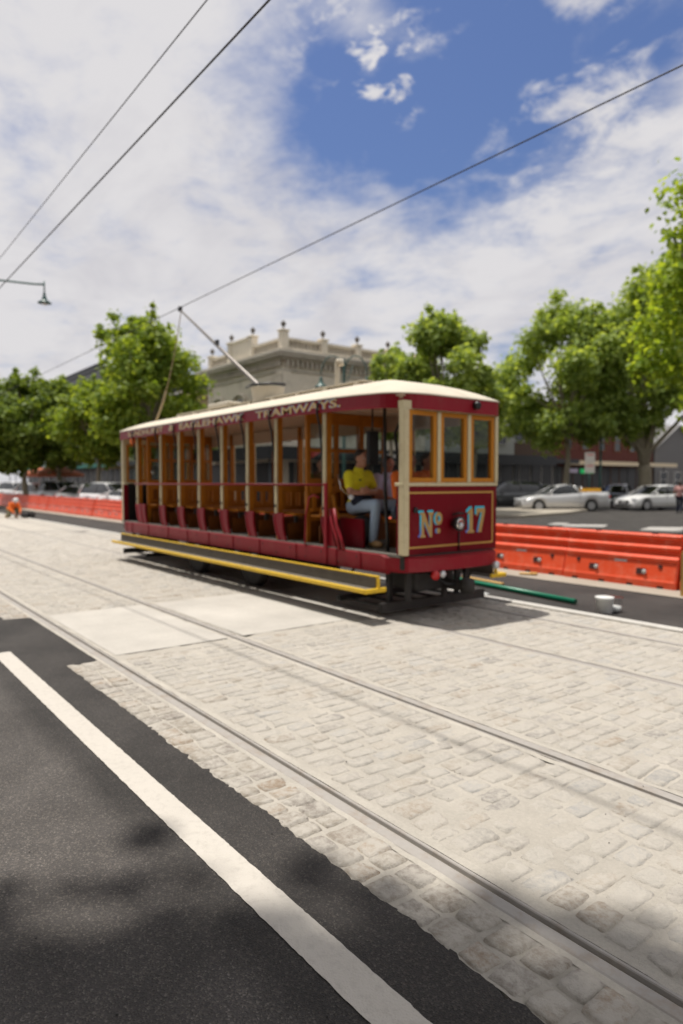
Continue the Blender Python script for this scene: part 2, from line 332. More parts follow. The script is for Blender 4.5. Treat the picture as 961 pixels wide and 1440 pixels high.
tone=mth('ADD',mth('MULTIPLY',n_wisp,.55),mth('MULTIPLY',n_big,.45)); L.new(tone,cc.inputs[0])
e[0].position=.30; e[0].color=(5.6,5.5,5.9,1); e[1].position=.52; e[1].color=(7.1,6.95,7.1,1)
mx=N(nt,'ShaderNodeMix',data_type='RGBA'); L.new(ms.outputs[0],mx.inputs[0]); skt=N(nt,'ShaderNodeVectorMath',operation='MULTIPLY'); skt.inputs[1].default_value=(.63,.67,.88); L.new(sky.outputs[0],skt.inputs[0]); L.new(skt.outputs[0],mx.inputs[6]); L.new(cc.outputs[0],mx.inputs[7])
L.new(mx.outputs[2],bg.inputs[0])
vs_=sc.view_settings; vs_.view_transform='Standard'; vs_.look='None'; vs_.gamma=1; vs_.exposure=.05; vs_.use_curve_mapping=False
sc.cycles.use_denoising=True; sc.cycles.max_bounces=8; sc.cycles.transparent_max_bounces=12; sc.cycles.sample_clamp_indirect=6

# ------------------------------------------------------------------ GROUND  (t = metres along the track to the left, d = metres across)
rng=random.Random(4)
def nz(x,y,s,o=0): return mn.noise(Vector((x*s,y*s,o)))
R1,R2,R3,R4=2.08,3.515,5.48,6.915
DA=1.735; DK=7.45
def sheet(name,xs,ds,zf,m):
    vs=[(-t,d,zf(t,d)) for t in xs for d in ds]; n=len(ds)
    fs=[(i*n+k,i*n+k+1,(i+1)*n+k+1,(i+1)*n+k) for i in range(len(xs)-1) for k in range(n-1)]
    b=MB(); b.add(vs,fs,True); return b.build(name,m)
def frange(a,b,n): return [a+(b-a)*i/n for i in range(n+1)]
# base ground to the horizon
gq=MB(); gq.add([(-900,-900,-.07),(900,-900,-.07),(900,900,-.07),(-900,900,-.07)],[(0,1,2,3)]); tag(gq.build('ground',M_asph),kind='structure')
# asphalt strip beside the track, with its ragged edge
tn=[-8+.03*i for i in range(int(13/.03))]+[5+.06*i for i in range(1,int(12/.06))]+[17+1.5*i for i in range(1,60)]
def aedge(t):
    j=.016*nz(t,0,9)+.022*nz(t,3,26)+.018*nz(t,5,55)
    if 6.28<t<8.9: return R1-.066+.004*nz(t,1,20)
    return DA+.03*nz(t,0,1.2)+j
vs=[];fs=[]
for t in tn:
    e_=aedge(t); vs+=[(-t,-60,.006),(-t,e_-.3,.006),(-t,e_-.012,.006),(-t,e_,-.004),(-t,e_+.002,-.03)]
for i in range(len(tn)-1):
    for k in range(4): fs.append((i*5+k,i*5+k+1,i*5+5+k+1,i*5+5+k))
b=MB(); b.add(vs,fs,True); tag(b.build('road',M_asph),kind='structure')
# painted white line
b=MB(); ts=[-8+.02*i for i in range(800)]+[8+1*i for i in range(1,20)]; vs=[]
for t in ts: vs+=[(-t,1.285+.004*nz(t,0,14)+.003*nz(t,2,55),.0102),(-t,1.435+.004*nz(t,7,14)+.003*nz(t,9,55),.0102)]
b.add(vs,[(i*2,i*2+1,i*2+3,i*2+2) for i in range(len(ts)-1)]); 
lineT=[i for i,t in enumerate(ts) if t<8.35]
b.f=[f for f in b.f if ts[f[0]//2]<7.15]; b.sm=b.sm[:len(b.f)]
tag(b.build('painted_line',M_line),kind='structure')
# mortar bed of the setts: near part fine, far part coarse
def zm_(t,d): return .0010+.0042*nz(t,d,9)+.0028*nz(t,d,24,3)+.0058*nz(t,d,1.7,7)-.022*max(0,nz(t,d,4.3,11)-.22)
SL0,SL1=6.4,8.85
bands=[(DA-.02,R1-.062),(R1+.122,R2-.122),(R2+.062,R3-.062),(R3+.122,R4-.122),(R4+.062,DK)]
for (d0,d1) in bands:
    nd=max(2,int((d1-d0)/.03)); sheet_ds=frange(d0,d1,nd)
    a=MB(); n=nd+1; xs=[-6+.03*i for i in range(int((SL0+6)/.03)+1)]; xs[-1]=SL0
    o1=sheet('pavement',xs,sheet_ds,zm_,M_mort); tag(o1,kind='structure')
    xs=[SL1+.12*i for i in range(int(26/.12))]+[SL1+26+2*i for i in range(40)]
    o2=sheet('pavement',xs,frange(d0,d1,max(2,int((d1-d0)/.15))),zm_,M_mort); tag(o2,kind='structure')
for (d0,d1) in bands[1:]:
    o=sheet('concrete_crossing',frange(SL0,SL1,30),frange(d0,d1,8),lambda t,d:.006+.002*nz(t,d,1.5),M_slab); tag(o,kind='structure')
# setts
SV=[];SF=[];SC=[]
NU,NV=7,8
gu=np.linspace(-1,1,NU); gv=np.linspace(-1,1,NV); UU,VV=np.meshgrid(gu,gv,indexing='ij')
def warp(a): return np.sign(a)*(1-(1-np.abs(a))**1.35)
UU=warp(UU);VV=warp(VV)
RR=(np.abs(UU)**9+np.abs(VV)**9)**(1/9)
quads=[(i*NV+k,i*NV+k+1,(i+1)*NV+k+1,(i+1)*NV+k) for i in range(NU-1) for k in range(NV-1)]
nr=np.random.RandomState(11)
def sett(t,d,lt,ld,rot,tone,lift,tilt):
    # superellipse outline wobble
    wob=1+.035*np.sin(nr.rand()*6+3*np.arctan2(VV,UU))+.025*np.sin(nr.rand()*6+7*np.arctan2(VV,UU))
    sq=(1-.10*(np.abs(UU*VV))**3)*(1+.02)
    jx,jy=nr.uniform(-.10,.10,2); x=(UU+jx*VV*.6)*lt/2*wob*sq; y=(VV+jy*UU*.6)*ld/2*wob*sq*(1+nr.uniform(-.09,.09)*UU)
    z=lift-.03*RR**16-.0012*RR**2+tilt[0]*UU+tilt[1]*VV+.0019*nr.randn(NU,NV)
    c,s=math.cos(rot),math.sin(rot); X=-(t+x*c-y*s); Y=d+x*s+y*c
    o=len(SV); SV.extend(zip(X.ravel(),Y.ravel(),z.ravel())); SF.extend([(a+o,b_+o,c_+o,d_+o) for a,b_,c_,d_ in quads]); SC.extend([tone]*(NU*NV))
tones=[(.40,.375,.335),(.33,.31,.28),(.43,.40,.355),(.37,.34,.305),(.29,.27,.25),(.38,.33,.27),(.37,.36,.345)]
for bi,(d0,d1) in enumerate(bands):
    t=-5.5
    while t<25:
        lt=rng.uniform(.10,.15) if bi else rng.uniform(.12,.19)
        d=d0+rng.uniform(0,.03)
        if bi==0: d=d0+.0
        while d<d1-.07:
            ld=min(rng.uniform(.15,.30) if bi else rng.uniform(.11,.17), d1-d)
            if d1-(d+ld)<.09: ld=d1-d
            tc_=t+lt/2; dc=d+ld/2
            if not (SL0-.08<tc_<SL1+.08) and (bi or tc_<6.3 or tc_>8.9):
                tn_=rng.choice(tones); k=rng.uniform(.86,1.1); 
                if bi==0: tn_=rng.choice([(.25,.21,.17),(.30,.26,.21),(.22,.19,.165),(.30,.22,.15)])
                if rng.random()<.05: tn_=(.30,.24,.18)
                tn_=tuple(c*k for c in tn_)
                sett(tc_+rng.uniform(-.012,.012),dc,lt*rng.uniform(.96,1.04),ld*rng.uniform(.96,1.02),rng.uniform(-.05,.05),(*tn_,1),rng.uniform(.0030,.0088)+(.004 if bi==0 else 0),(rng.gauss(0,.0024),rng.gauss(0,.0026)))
            d+=ld
        t+=lt
me=bpy.data.meshes.new('cobblestones'); me.from_pydata(SV,[],SF); me.update()
me.polygons.foreach_set('use_smooth',[True]*len(SF))
ca=me.color_attributes.new('tone','FLOAT_COLOR','POINT'); ca.data.foreach_set('color',np.array(SC,dtype=np.float32).ravel())
me.materials.append(M_stone); so_=bpy.data.objects.new('cobblestones',me); COL.objects.link(so_)
tag(so_,'pale dusty stone setts laid between and beside the tram rails','cobblestones',kind='stuff')
# rails with flangeway groove and cement haunches
def rail(dc,sgn,lab):
    pr=[(-.034,-.06),(-.034,-.001),(-.026,.0032),(.024,.0035),(.032,-.001),(.036,-.026),(.058,-.028),(.062,-.004),(.066,.000),(.078,.000),(.079,-.06)]
    pr=[(dc+sgn*a,z) for a,z in pr]
    b=MB(); b.sweep(pr,[8,-120]); o=b.build('tram_rail',M_steel); tag(o,lab,'rail','grooved tram rails set in the paving')
    gr=MB(); gr.sweep([(dc+sgn*.035,-.017),(dc+sgn*.0585,-.019)],[8,-120]); q=gr.build('groove_dirt',M_groove,o)
    for a0,a1 in ((-.070,-.035),(.080,.128)):
        ds=sorted((dc+sgn*a0,dc+sgn*a1)); xs=[-6+.07*i for i in range(350)]+[19+3*i for i in range(30)]
        h=sheet('rail_haunch',xs,frange(ds[0],ds[1],3),lambda t,d:zm_(t,d)*.5+.0012,M_haunch); tag(h,kind='structure')
rail(R1,1,'near rail of the empty near track, closest to the white line')
rail(R2,-1,'far rail of the empty near track, crossing the middle of the cobbles')
rail(R3,1,'near rail of the far track, running under the closest tram wheels')
rail(R4,-1,'far rail of the far track, behind the near wheels, beside the kerb strip')
# kerb strip on the far side, in lengths
for i in range(30):
    t0=-6+i*2.4; b=MB(); b.bx(-t0-2.393,-t0,DK+.002,DK+.135,-.06,.030,bev=.012); tag(b.build('kerb',M_kerb),kind='structure')
# far carriageway (new asphalt, gutter, barrier line, street beyond)
def flat(name,t0,t1,d0,d1,z,m):
    b=MB(); b.add([(-t1,d0,z),(-t0,d0,z),(-t0,d1,z),(-t1,d1,z)],[(0,1,2,3)]); return tag(b.build(name,m),kind='structure')
flat('side_road',-60,140,DK+.137,9.65,.002,M_asph)
sheet('gutter',frange(-30,120,150),frange(9.65,10.95,4),lambda t,d:.012+.006*nz(t,d,.8),M_conc)['kind']='structure'
flat('street',-60,140,10.95,200,.0,M_asph)
# traffic island in the cross street, footpath along the shops
def poly(name,pts,z0,z1,m,kind='structure'):
    b=MB(); b.prism([(p.x,p.y) for p in pts],lambda a,c,h:(a,c,z0+h),z1-z0); o=b.build(name,m)
    if kind: o['kind']=kind
    return o
poly('traffic_island',[g(690,31.5),g(735,31.2),g(800,34.5),g(828,38.5),g(800,40.3),g(720,39.6),g(600,37)],0,.14,M_conc)
flat('footpath',33,140,19.8,60,.13,M_conc)
flat('footpath',36,60,60,200,.13,M_conc)
flat('footpath',10,33,58,60,.1,M_conc)
for (a,bx_,c,dd,l) in [(770,796,26.6,27.4,0),(790,850,25.4,26.3,0)]:
    poly('road_marking',[g(a,c),g(bx_,c-.3),g(bx_+6,dd),g(a+12,dd+.3)],.003,.007,M_mark)
poly('road_marking',[g(900,23.6),g(975,22.5),g(985,24.8),g(915,25)],.003,.007,M_mark)
# ------------------------------------------------------------------ TRAM
TX,TY=-10.46,6.21
tram=thing('open_tram',(TX,TY,0),0,'dark red open sided vintage tram with cream roof and number 17 on its front panel','tram')
def tt(px,d): q=(px-480.5)/960; return d*(-VX-VY*q)/(VY-VX*q)
def lx(t): return -(t)-TX
FRONT=4.59; REAR=-4.59; HW=.83
PT=[7.41,8.63,9.48,10.34,11.21,12.06,12.92,14.17]
def sag(x): return -.075*max(0,x/4.6)**4-.0*max(0,-x/4.6)**4
# roof outline (rounded rectangle, superelliptic)
def outline(off=0,r=.42,n=7):
    X1,X0,Y=FRONT+.10+off,REAR-.12-off,HW+.06+off; pts=[]
    for (cx,cy,a0,rr) in [(X1-r,-Y+r,-90,r),(X1-.22,Y-.22,0,.22),(X0+.22,Y-.22,90,.22),(X0+.22,-Y+.22,180,.22)]:
        for k in range(n+1):
            a=R(a0+90*k/n); pts.append((cx+rr*math.cos(a),cy+rr*math.sin(a)))
    res=[]
    for i,p in enumerate(pts):
        q=pts[(i+1)%len(pts)]; dd=math.dist(p,q); m_=max(1,int(dd/.45))
        for k in range(m_): res.append((p[0]+(q[0]-p[0])*k/m_,p[1]+(q[1]-p[1])*k/m_))
    return res
OL=outline(); no=len(OL)
ZF0,ZF1=2.585,2.755
vs=[];fs=[]
for (x,y) in OL:
    s=sag(x); 
    nx,ny=x/5,y/1
    vs+=[(x,y,ZF0+s),(x,y,ZF1+s),(x*.994,y*.97,ZF1+s),(x*.994,y*.97,ZF0+s)]
for i in range(no):
    j=(i+1)%no
    for k in range(4): fs.append((i*4+k,j*4+k,j*4+(k+1)%4,i*4+(k+1)%4))
b=MB(); b.add(vs,fs); fascia=b.build('fascia',M_red,tram)
# roof
b=MB(); rings=[(1.006,-.002),(1.012,.006),(1.0,.02)]+[(f,None) for f in (.93,.82,.68,.5,.3,.12,0)]
vs=[]
for (f,zo) in rings:
    for (x,y) in OL:
        s=sag(x)
        if zo is not None: vs.append((x*(1+(f-1)*.3),y*f,ZF1+s+zo))
        else:
            xi=max(min(x,3.35),-3.4); X=xi+(x-xi)*f; Y=y*f
            vs.append((X,Y,ZF1+sag(X)*f+.02+.245*(1-f**1.9)))
fs=[(i*no+k,i*no+(k+1)%no,(i+1)*no+(k+1)%no,(i+1)*no+k) for i in range(len(rings)-1) for k in range(no)]
b.add(vs,fs,True); roof=b.build('roof',M_roof,tram)
# ceiling, slatted
b=MB(); b.bx(REAR+.02,FRONT-.02,-HW+.0,HW,2.655,2.675)
o=b.build('ceiling',M_ceil,tram)
b=MB()
for i in range(22): x=REAR+.3+i*.42; b.bx(x-.02,x+.02,-HW+.02,HW-.02,2.630,2.653)
for y in [-.72+.12*i for i in range(13)]: b.bx(REAR+.1,FRONT-.15,y-.004,y+.004,2.648,2.6545)
b.build('ceiling_rib',M_ceil,o)
b=MB(); b.bx(REAR+.1,FRONT-.6,HW-.06,HW-.035,2.42,2.65); b.build('letterboard',M_ceil,tram)
# roof walkway boards, trolley base, vent pipe
b=MB()
for y in (-.16,-.05,.06,.17): b.bx(lx(13.5),lx(7.35),y-.045,y+.045,3.045,3.068)
for i in range(9): x=lx(13.4)+i*.74; b.bx(x-.03,x+.03,-.24,.24,2.99,3.044)
b.build('roof_walkway',M_roof,tram)
b=MB(); b.bx(lx(11.9),lx(11.1),-.3,.3,3.02,3.12,bev=.02); b.build('roof_box',M_roof,tram)
b=MB(); b.lathe([(.27,3.0),(.25,3.05),(.29,3.26),(.30,3.28),(.1,3.285)],(lx(10.2),0,0),20); tb=b.build('trolley_base',M_roof,tram)
b=MB(); b.tube([(lx(10.55),-.22,3.30),(lx(10.2),-.30,3.31),(lx(9.85),-.15,3.30),(lx(9.8),.1,3.30)],.022,8); b.lathe([(.05,3.27),(.05,3.33)],(lx(10.45),-.05,0),12); b.build('spring_bar',M_black,tb)
tip=Vector((lx(13.73),0,5.30)); base=Vector((lx(10.42),0,3.30)); dirp=(tip-base)
b=MB(); b.tube([base-dirp*.04,base,base+dirp*.35,tip],[.05,.045,.034,.02],10); tp=b.build('trolley_pole',M_pole,tram)
b=MB(); b.box(base+dirp*.5+Vector((0,0,.05)),(.10,.05,.10)); b.build('pole_clamp',M_black,tp)
b=MB(); b.lathe([(.02,-.03),(.065,-.025),(.045,0),(.065,.025),(.02,.03)],tip+Vector((-.02,0,.03)),16,Matrix.Rotation(PI/2,4,'X')); b.build('trolley_wheel',M_black,tp)
b=MB(); e=Vector((lx(15.25),-.1,2.72)); s0=tip+Vector((.03,0,-.03)); pts=[]
for i in range(14):
    f=i/13; p=s0.lerp(e,f); p.z-=.25*math.sin(PI*f); p.x+=.12*math.sin(PI*f); pts.append(p)
b.tube(pts[:8],.009,6); b.build('trolley_rope',M_rope,tram)
b=MB(); b.tube(pts[7:],.024,6); b.build('trolley_rope',M_rope,tram)
px_=lx(tt(474,6.2)); b=MB(); b.tube([(px_-.05,0,2.99),(px_,0,3.06),(px_,0,3.42),(px_+.02,0,3.455),(px_+.09,0,3.45),(px_+.1,0,3.38)],.04,10); b.build('vent_pipe',M_roof,tram)
# side sills and floor
for s in(-1,1):
    b=MB(); b.bx(REAR+.22,FRONT-.22,s*HW-.03,s*HW+.03,.555,.785,bev=.012); sl_=b.build('side_sill',M_red,tram)
    for t in [6.6,7.1,8.05,9.06,9.9,10.77,11.63,12.5,13.5,14.4]:
        b=MB(); b.bx(lx(t)-.012,lx(t)+.012,s*(HW+.030),s*(HW+.042),.56,.78); b.build('sill_strap',M_red,sl_)
    for i in range(22):
        x=REAR+.4+i*.38; b=MB(); b.lathe([(.013,-.004),(.009,.004)],(x,s*(HW+.033),.72 if i%2 else .62),8,Matrix.Rotation(PI/2,4,'X')); b.build('bolt',M_iron,sl_)
b=MB(); b.bx(REAR,FRONT-.02,-HW-.02,HW+.02,.765,.798); b.build('floor',M_floor,tram)
# curved end bumpers
def bumper(sg):
    n=18; vs=[];fs=[]
    for i in range(n+1):
        y=-HW-.04+(2*HW+.08)*i/n; u=abs(2*i/n-1); x=(4.05 if u==1 else 4.6+.17*(1-u**3)); x=min(x,4.77)
        if i in(0,n): x=4.35
        x*=sg; xi=x-sg*.09
        vs+=[(x,y,.60),(x,y,.755),(xi,y,.775),(xi,y,.58)]
    for i in range(n):
        for k in range(4): fs.append((i*4+k,i*4+4+k,i*4+4+(k+1)%4,i*4+(k+1)%4))
    fs+=[(0,1,2,3),(n*4,n*4+1,n*4+2,n*4+3)]
    b=MB(); b.add(vs,fs); o=b.build('bumper',M_red,tram)
    b=MB(); b.bx(min(sg*4.2,sg*4.6),max(sg*4.2,sg*4.6),-HW+.02,HW-.02,.62,.762); b.build('end_beam',M_iron,tram)
    return o
bumper(1); bumper(-1)
# posts with cream outer face, wood core, black draught strap
for k,t in enumerate(PT):
    for s in(-1,1):
        x=lx(t); b=MB()
        if s<0: b.bx(x-.036,x+.030,-HW-.002,-HW+.028,1.185,2.60,bev=.008)
        else: b.bx(x-.036,x+.030,HW-.028,HW+.002,1.185,2.60,bev=.008)
        po=b.build('post',M_cream,tram)
        b=MB(); 
        if s<0: b.bx(x-.030,x+.034,-HW+.030,-HW+.105,.80,2.645)
        else: b.bx(x-.030,x+.034,HW-.105,HW-.030,.80,2.645)
        b.build('post_core',M_wood,po)
        if s<0:
            b=MB(); b.tube([(x+.02,-HW-.055,2.72+sag(x)),(x-.03,-HW-.085,2.69),(x-.055,-HW-.075,2.58),(x-.055,-HW-.03,2.40),(x-.045,-HW+.01,1.95),(x-.045,-HW+.01,1.24)],.014,7); b.build('draught_strap',M_black,po)
            b=MB(); b.lathe([(.02,-.012),(.02,.012)],(x,-HW-.012,1.30),8,Matrix.Rotation(PI/2,4,'X')); b.build('post_bolt',M_black,po)
# red hand rails along both sides
for s in(-1,1):
    b=MB(); b.tube([(lx(14.17),s*(HW+.045),1.615),(lx(7.41),s*(HW+.045),1.615)],.016,8)
    for t in PT: b.tube([(lx(t),s*(HW-.02),1.615),(lx(t),s*(HW+.045),1.615)],.012,6)
    b.build('hand_rail',M_dred,tram)
# benches across the car
def bench(x,face=1):
    b=MB(); b.bx(x-.04,x+.36,-HW+.10,HW-.10,1.165,1.20,bev=.01); st=b.build('seat',M_wood,tram)
    for yy in (-.55,0,.55):
        b=MB(); b.bx(x+.10,x+.15,yy-.02,yy+.02,.80,1.163); b.build('seat_leg',M_iron,st)
    b=MB(); b.bx(x+.14,x+.162,-HW+.12,HW-.12,.80,1.05); b.build('seat_riser',M_dwood,st)
    b=MB(); xb=x-.06
    b.bx(xb,xb+.03,-HW+.11,HW-.11,1.50,1.60,bev=.008); b.bx(xb,xb+.03,-HW+.11,HW-.11,1.23,1.29,bev=.008)
    for i in range(9):
        yy=-.66+i*.165; b.bx(xb+.004,xb+.024,yy-.032,yy+.032,1.291,1.499)
    b.build('backrest',M_wood,tram)
def seat_end(x,s,flip=1):
    P=[(-.036,1.195),(.18,1.195),(.175,1.07),(.19,.96),(.225,.87),(.27,.79),(.11,.79),(.055,.87),(.005,.97),(-.03,1.08)]
    b=MB(); y0=s*HW-(.0 if s>0 else -.0); b.prism([(x+flip*a,z) for a,z in P],lambda a,c,h:(a,s*(HW-.035)+(h if s>0 else -h)*1,c),.034)
    o=b.build('seat_end',M_red,tram)
    b=MB(); L_=[(-.036,1.19),(-.03,1.08),(.005,.97),(.055,.87),(.11,.80)]
    b.tube([(x+flip*a-.004,s*(HW-.01),z) for a,z in L_],.025,6); b.build('seat_end_moulding',M_red,o)
for t in PT[1:-1]:
    bench(lx(t))
for t in PT[:-1]:
    for s in(-1,1): seat_end(lx(t),s)
for s in(-1,1): seat_end(lx(14.17),s); seat_end(lx(13.93),s)
bench(lx(7.41)-.42+.0); bench(lx(13.75))
# bulkheads
def bulkhead(x,lo=True):
    b=MB()
    for y in (-.72,-.22,.25,.70): b.bx(x-.025,x+.025,y-.032,y+.032,.80,2.645)
    for z0,z1 in ((1.10,1.16),(1.62,1.70),(2.08,2.13),(2.48,2.645)): 
        for ya,yb in ((-.688,-.252),(-.188,.218),(.282,.668)): b.bx(x-.02,x+.02,ya,yb,z0,z1)
    f=b.build('bulkhead',M_wood,tram)
    b=MB()
    for ya,yb in ((-.688,-.252),(-.188,.218),(.282,.668)): b.bx(x-.010,x+.010,ya,yb,.80,1.098); b.bx(x-.010,x+.010,ya,yb,1.162,1.618)
    b.build('bulkhead_panel',M_dwood,f)
    for ya,yb in ((-.688,-.252),(-.188,.218),(.282,.668)):
        b=MB(); b.bx(x-.004,x+.004,ya+.002,yb-.002,1.702,2.478); b.build('pane',M_glass,f)
# the bulkheads leave the near seat bay clear at the front end
bulkhead(lx(7.95)); bulkhead(lx(13.8))
# platform end walls
def end_wall(sg):
    X=sg*4.60
    def bb(b,x0,x1,*a,**k): b.bx(min(sg*x0,sg*x1),max(sg*x0,sg*x1),*a,**k)
    b=MB(); bb(b,4.50,4.60,-HW,HW,.79,1.60); pn=b.build('end_panel',M_dred,tram)
    b=MB(); y0,y1,z0,z1=-.745,.765,.865,1.535; w_=.022
    for q in ((y0,y1,z0,z0+w_),(y0,y1,z1-w_,z1),(y0,y0+w_,z0+w_,z1-w_),(y1-w_,y1,z0+w_,z1-w_)): bb(b,4.6005,4.604,*q)
    b.build('gold_lining',M_gold,pn)
    b=MB(); bb(b,4.46,4.625,-HW-.005,HW+.005,1.602,1.645,bev=.01); b.build('window_rail',M_cream,tram)
    b=MB(); bb(b,4.52,4.615,-HW,HW,2.50,2.60); b.build('header',M_cream,tram)
    for yc,wd in ((-.79,.085),(-.25,.06),(.285,.06),(.80,.06)):
        b=MB(); z0=.79 if abs(yc)>.78 else 1.646
        bb(b,4.53,4.628 if z0>1 else 4.632,yc-wd/2-(0.0),yc+wd/2,z0 if yc<0 and z0<1 else max(z0,1.646),2.498,bev=.008); b.build('corner_post' if z0<1 else 'pillar',M_cream,tram)
    b=MB(); bb(b,4.36,4.44,-HW,-HW+.05,.80,2.52); b.build('corner_post',M_cream,tram) if False else None
    for ya,yb in ((-.742,-.285),(-.215,.25),(.32,.765)):
        b=MB(); w2=.052
        for q in ((ya,yb,1.65,1.65+w2),(ya,yb,2.495-w2,2.495),(ya,ya+w2,1.65+w2,2.495-w2),(yb-w2,yb,1.65+w2,2.495-w2)): bb(b,4.555,4.612,*q)
        f=b.build('window_frame',M_woodf,tram)
        b=MB(); bb(b,4.576,4.584,ya+w2,yb-w2,1.65+w2,2.495-w2); b.build('pane',M_glass,f)
    return pn
pf=end_wall(1); end_wall(-1)
# lettering N(o) 17 on the front panel
GL={'N':[(0,0),(.32,0),(.32,.08),(.23,.12),(.23,.66),(.60,0),(.74,0),(.74,.88),(.82,.92),(.82,1),(.50,1),(.50,.92),(.59,.88),(.59,.38),(.26,1),(0,1),(0,.92),(.08,.88),(.08,.12),(0,.08)],
'1':[(.0,0),(.52,0),(.52,.08),(.40,.12),(.40,1),(.24,1),(.02,.86),(.02,.76),(.14,.80),(.14,.12),(.0,.08)],
'7':[(0,1),(0,.68),(.08,.68),(.14,.82),(.36,.82),(.10,0),(.32,0),(.56,.84),(.56,1)]}
ms_,nt,b_=newmat('blue and violet lettering shade'); L=nt.links
tc=N(nt,'ShaderNodeTexCoord'); sp=N(nt,'ShaderNodeSeparateXYZ'); L.new(tc.outputs['Object'],sp.inputs[0]); mr=N(nt,'ShaderNodeMapRange'); mr.inputs[1].default_value=.98; mr.inputs[2].default_value=1.18; L.new(sp.outputs[2],mr.inputs[0])
mx=N(nt,'ShaderNodeMix',data_type='RGBA'); mx.inputs[6].default_value=(.14,.12,.58,1); mx.inputs[7].default_value=(.03,.52,.72,1); L.new(mr.outputs[0],mx.inputs[0]); L.new(mx.outputs[2],b_.inputs['Base Color']); M_shade=ms_
X=4.604
def glyph(ch,y0,y1,z0,z1,wd):
    for off,xx,mm,nm in ((-.030,X,M_shade,'numeral_shade'),(0,X+.003,M_gold2,'numeral')):
        b=MB(); P=GL[ch]; b.prism([(y0+off+a/wd*(y1-y0)*(1.13 if off else 1),z0+(.004 if off else 0)+c*(z1-z0)*(1.07 if off else 1)) for a,c in P],lambda a,c,h:(xx+h,a,c),.0025)
        b.build(nm,mm,pf)
glyph('N',-.55,-.33,.99,1.29,.82); glyph('1',.27,.40,1.01,1.32,.52); glyph('7',.44,.60,1.01,1.32,.56)
for off,xx,mm,nm in ((-.026,X,M_shade,'numeral_shade'),(0,X+.003,M_gold2,'numeral')):
    b=MB(); n=20; vs=[];fs=[]
    for i in range(n):
        a=2*PI*i/n
        for r in (1,.45): 
            for h in (0,.0025): vs.append((xx+h,-.24+off+.062*r*math.cos(a),1.21+.078*r*math.sin(a)))
    for i in range(n):
        j=(i+1)%n; fs+=[(i*4+1,j*4+1,j*4+3,i*4+3),(i*4,i*4+1,j*4+1,j*4)]
    b.add(vs,fs); b.lathe([(.032,-.0012),(.032,.0012)],(xx+.0012,-.24+off,1.06),14,Matrix.Rotation(PI/2,4,'Y')); b.build(nm,mm,pf)
# headlamp, bracket, socket, seam
Mx90=Matrix.Rotation(PI/2,4,'Y')
b=MB(); b.lathe([(.05,0),(.07,.03),(.085,.08),(.092,.12),(.08,.124)],(4.603,.02,1.14),24,Mx90); hl=b.build('headlamp',M_black,tram)
b=MB(); b.lathe([(.001,.115),(.05,.128),(.078,.122)],(4.603,.02,1.14),24,Mx90); b.build('lamp_reflector',M_chrome,hl)
b=MB(); b.lathe([(.03,.124),(.045,.135),(.001,.15)],(4.603,.02,1.12),12,Mx90); b.build('lamp_bulb',M_lampg,hl)
b=MB(); b.tube([(4.61,.0,1.25),(4.66,.06,1.27),(4.67,.14,1.26)],.012,6); b.tube([(4.612,.115,1.03),(4.612,.115,.80)],.010,6); b.build('conduit',M_black,tram)
b=MB(); b.lathe([(.035,0),(.035,.02),(.02,.03)],(4.603,-.63,1.32),12,Mx90); b.build('socket',M_black,tram)
b=MB(); b.lathe([(.05,0),(.05,.05),(.03,.07)],(4.70,.30,2.60),12,Mx90); b.build('marker_lamp',M_black,tram)
# lights under the bumper
for y,z,m_,nm,r in ((-.42,.545,M_tail,'tail_lamp',.06),(-.30,.55,M_lampg,'marker_lens',.045),(.62,.60,M_lampg,'marker_lens',.05)):
    b=MB(); b.lathe([(r*.8,-.04),(r,0),(r*.9,.02),(.001,.03)],(4.74 if z<.58 else 4.79,y,z),14,Mx90); b.build(nm,m_,tram)
# fascia lettering: dark gold with a pale blue shade behind
RT=Matrix.Rotation(PI/2,4,'X')
for wd,a,c in (('SANDHURST',182,231),('&',239,247),('EAGLEHAWK',254,345),('TRAMWAYS.',361,480)):
    x0,x1=lx(tt(a,5.32)),lx(tt(c,5.32)); zc=2.672+sag((x0+x1)/2)
    y=-HW-.06
    text_obj('lettering_shade',wd,x0-.018,x1-.018,.118,Matrix.Translation((0,y-.003,zc+.004))@RT,M_sky_l,fascia,.001,.022)
    text_obj('lettering',wd,x0,x1,.106,Matrix.Translation((0,y-.007,zc))@RT,M_goldl,fascia,.001,.012)
# running boards
for s in(-1,1):
    x0,x1=lx(14.55),lx(6.05); b=MB(); b.bx(x0,x1,min(s*.93,s*1.22),max(s*.93,s*1.22),.375,.40,bev=.004); rb=b.build('running_board',M_tread,tram)
    b=MB(); b.bx(x0-.02,x1,min(s*1.222,s*1.255),max(s*1.222,s*1.255),.36,.415,bev=.01); b.bx(x1-.0,x1+.035,min(s*.93,s*1.255),max(s*.93,s*1.255),.36,.415,bev=.01)
    b.build('yellow_edge',M_yel,rb)
    b=MB(); b.bx(x0,x1-.03,min(s*1.035,s*1.055),max(s*1.035,s*1.055),.402,.532); b.build('kick_board',M_tread,rb)
    b=MB(); b.bx(x0,x1+.03,min(s*1.03,s*1.06),max(s*1.03,s*1.06),.534,.556,bev=.006); b.bx(x1-.002,x1+.03,min(s*1.03,s*1.06),max(s*1.03,s*1.06),.417,.532); b.build('yellow_strip',M_yel,rb)
    for t in (7,9,11.2,13.2,14.3):
        b=MB(); b.tube([(lx(t),s*.5,.62),(lx(t),s*.85,.34),(lx(t),s*1.1,.35)],.018,6); b.build('step_bracket',M_iron,rb)
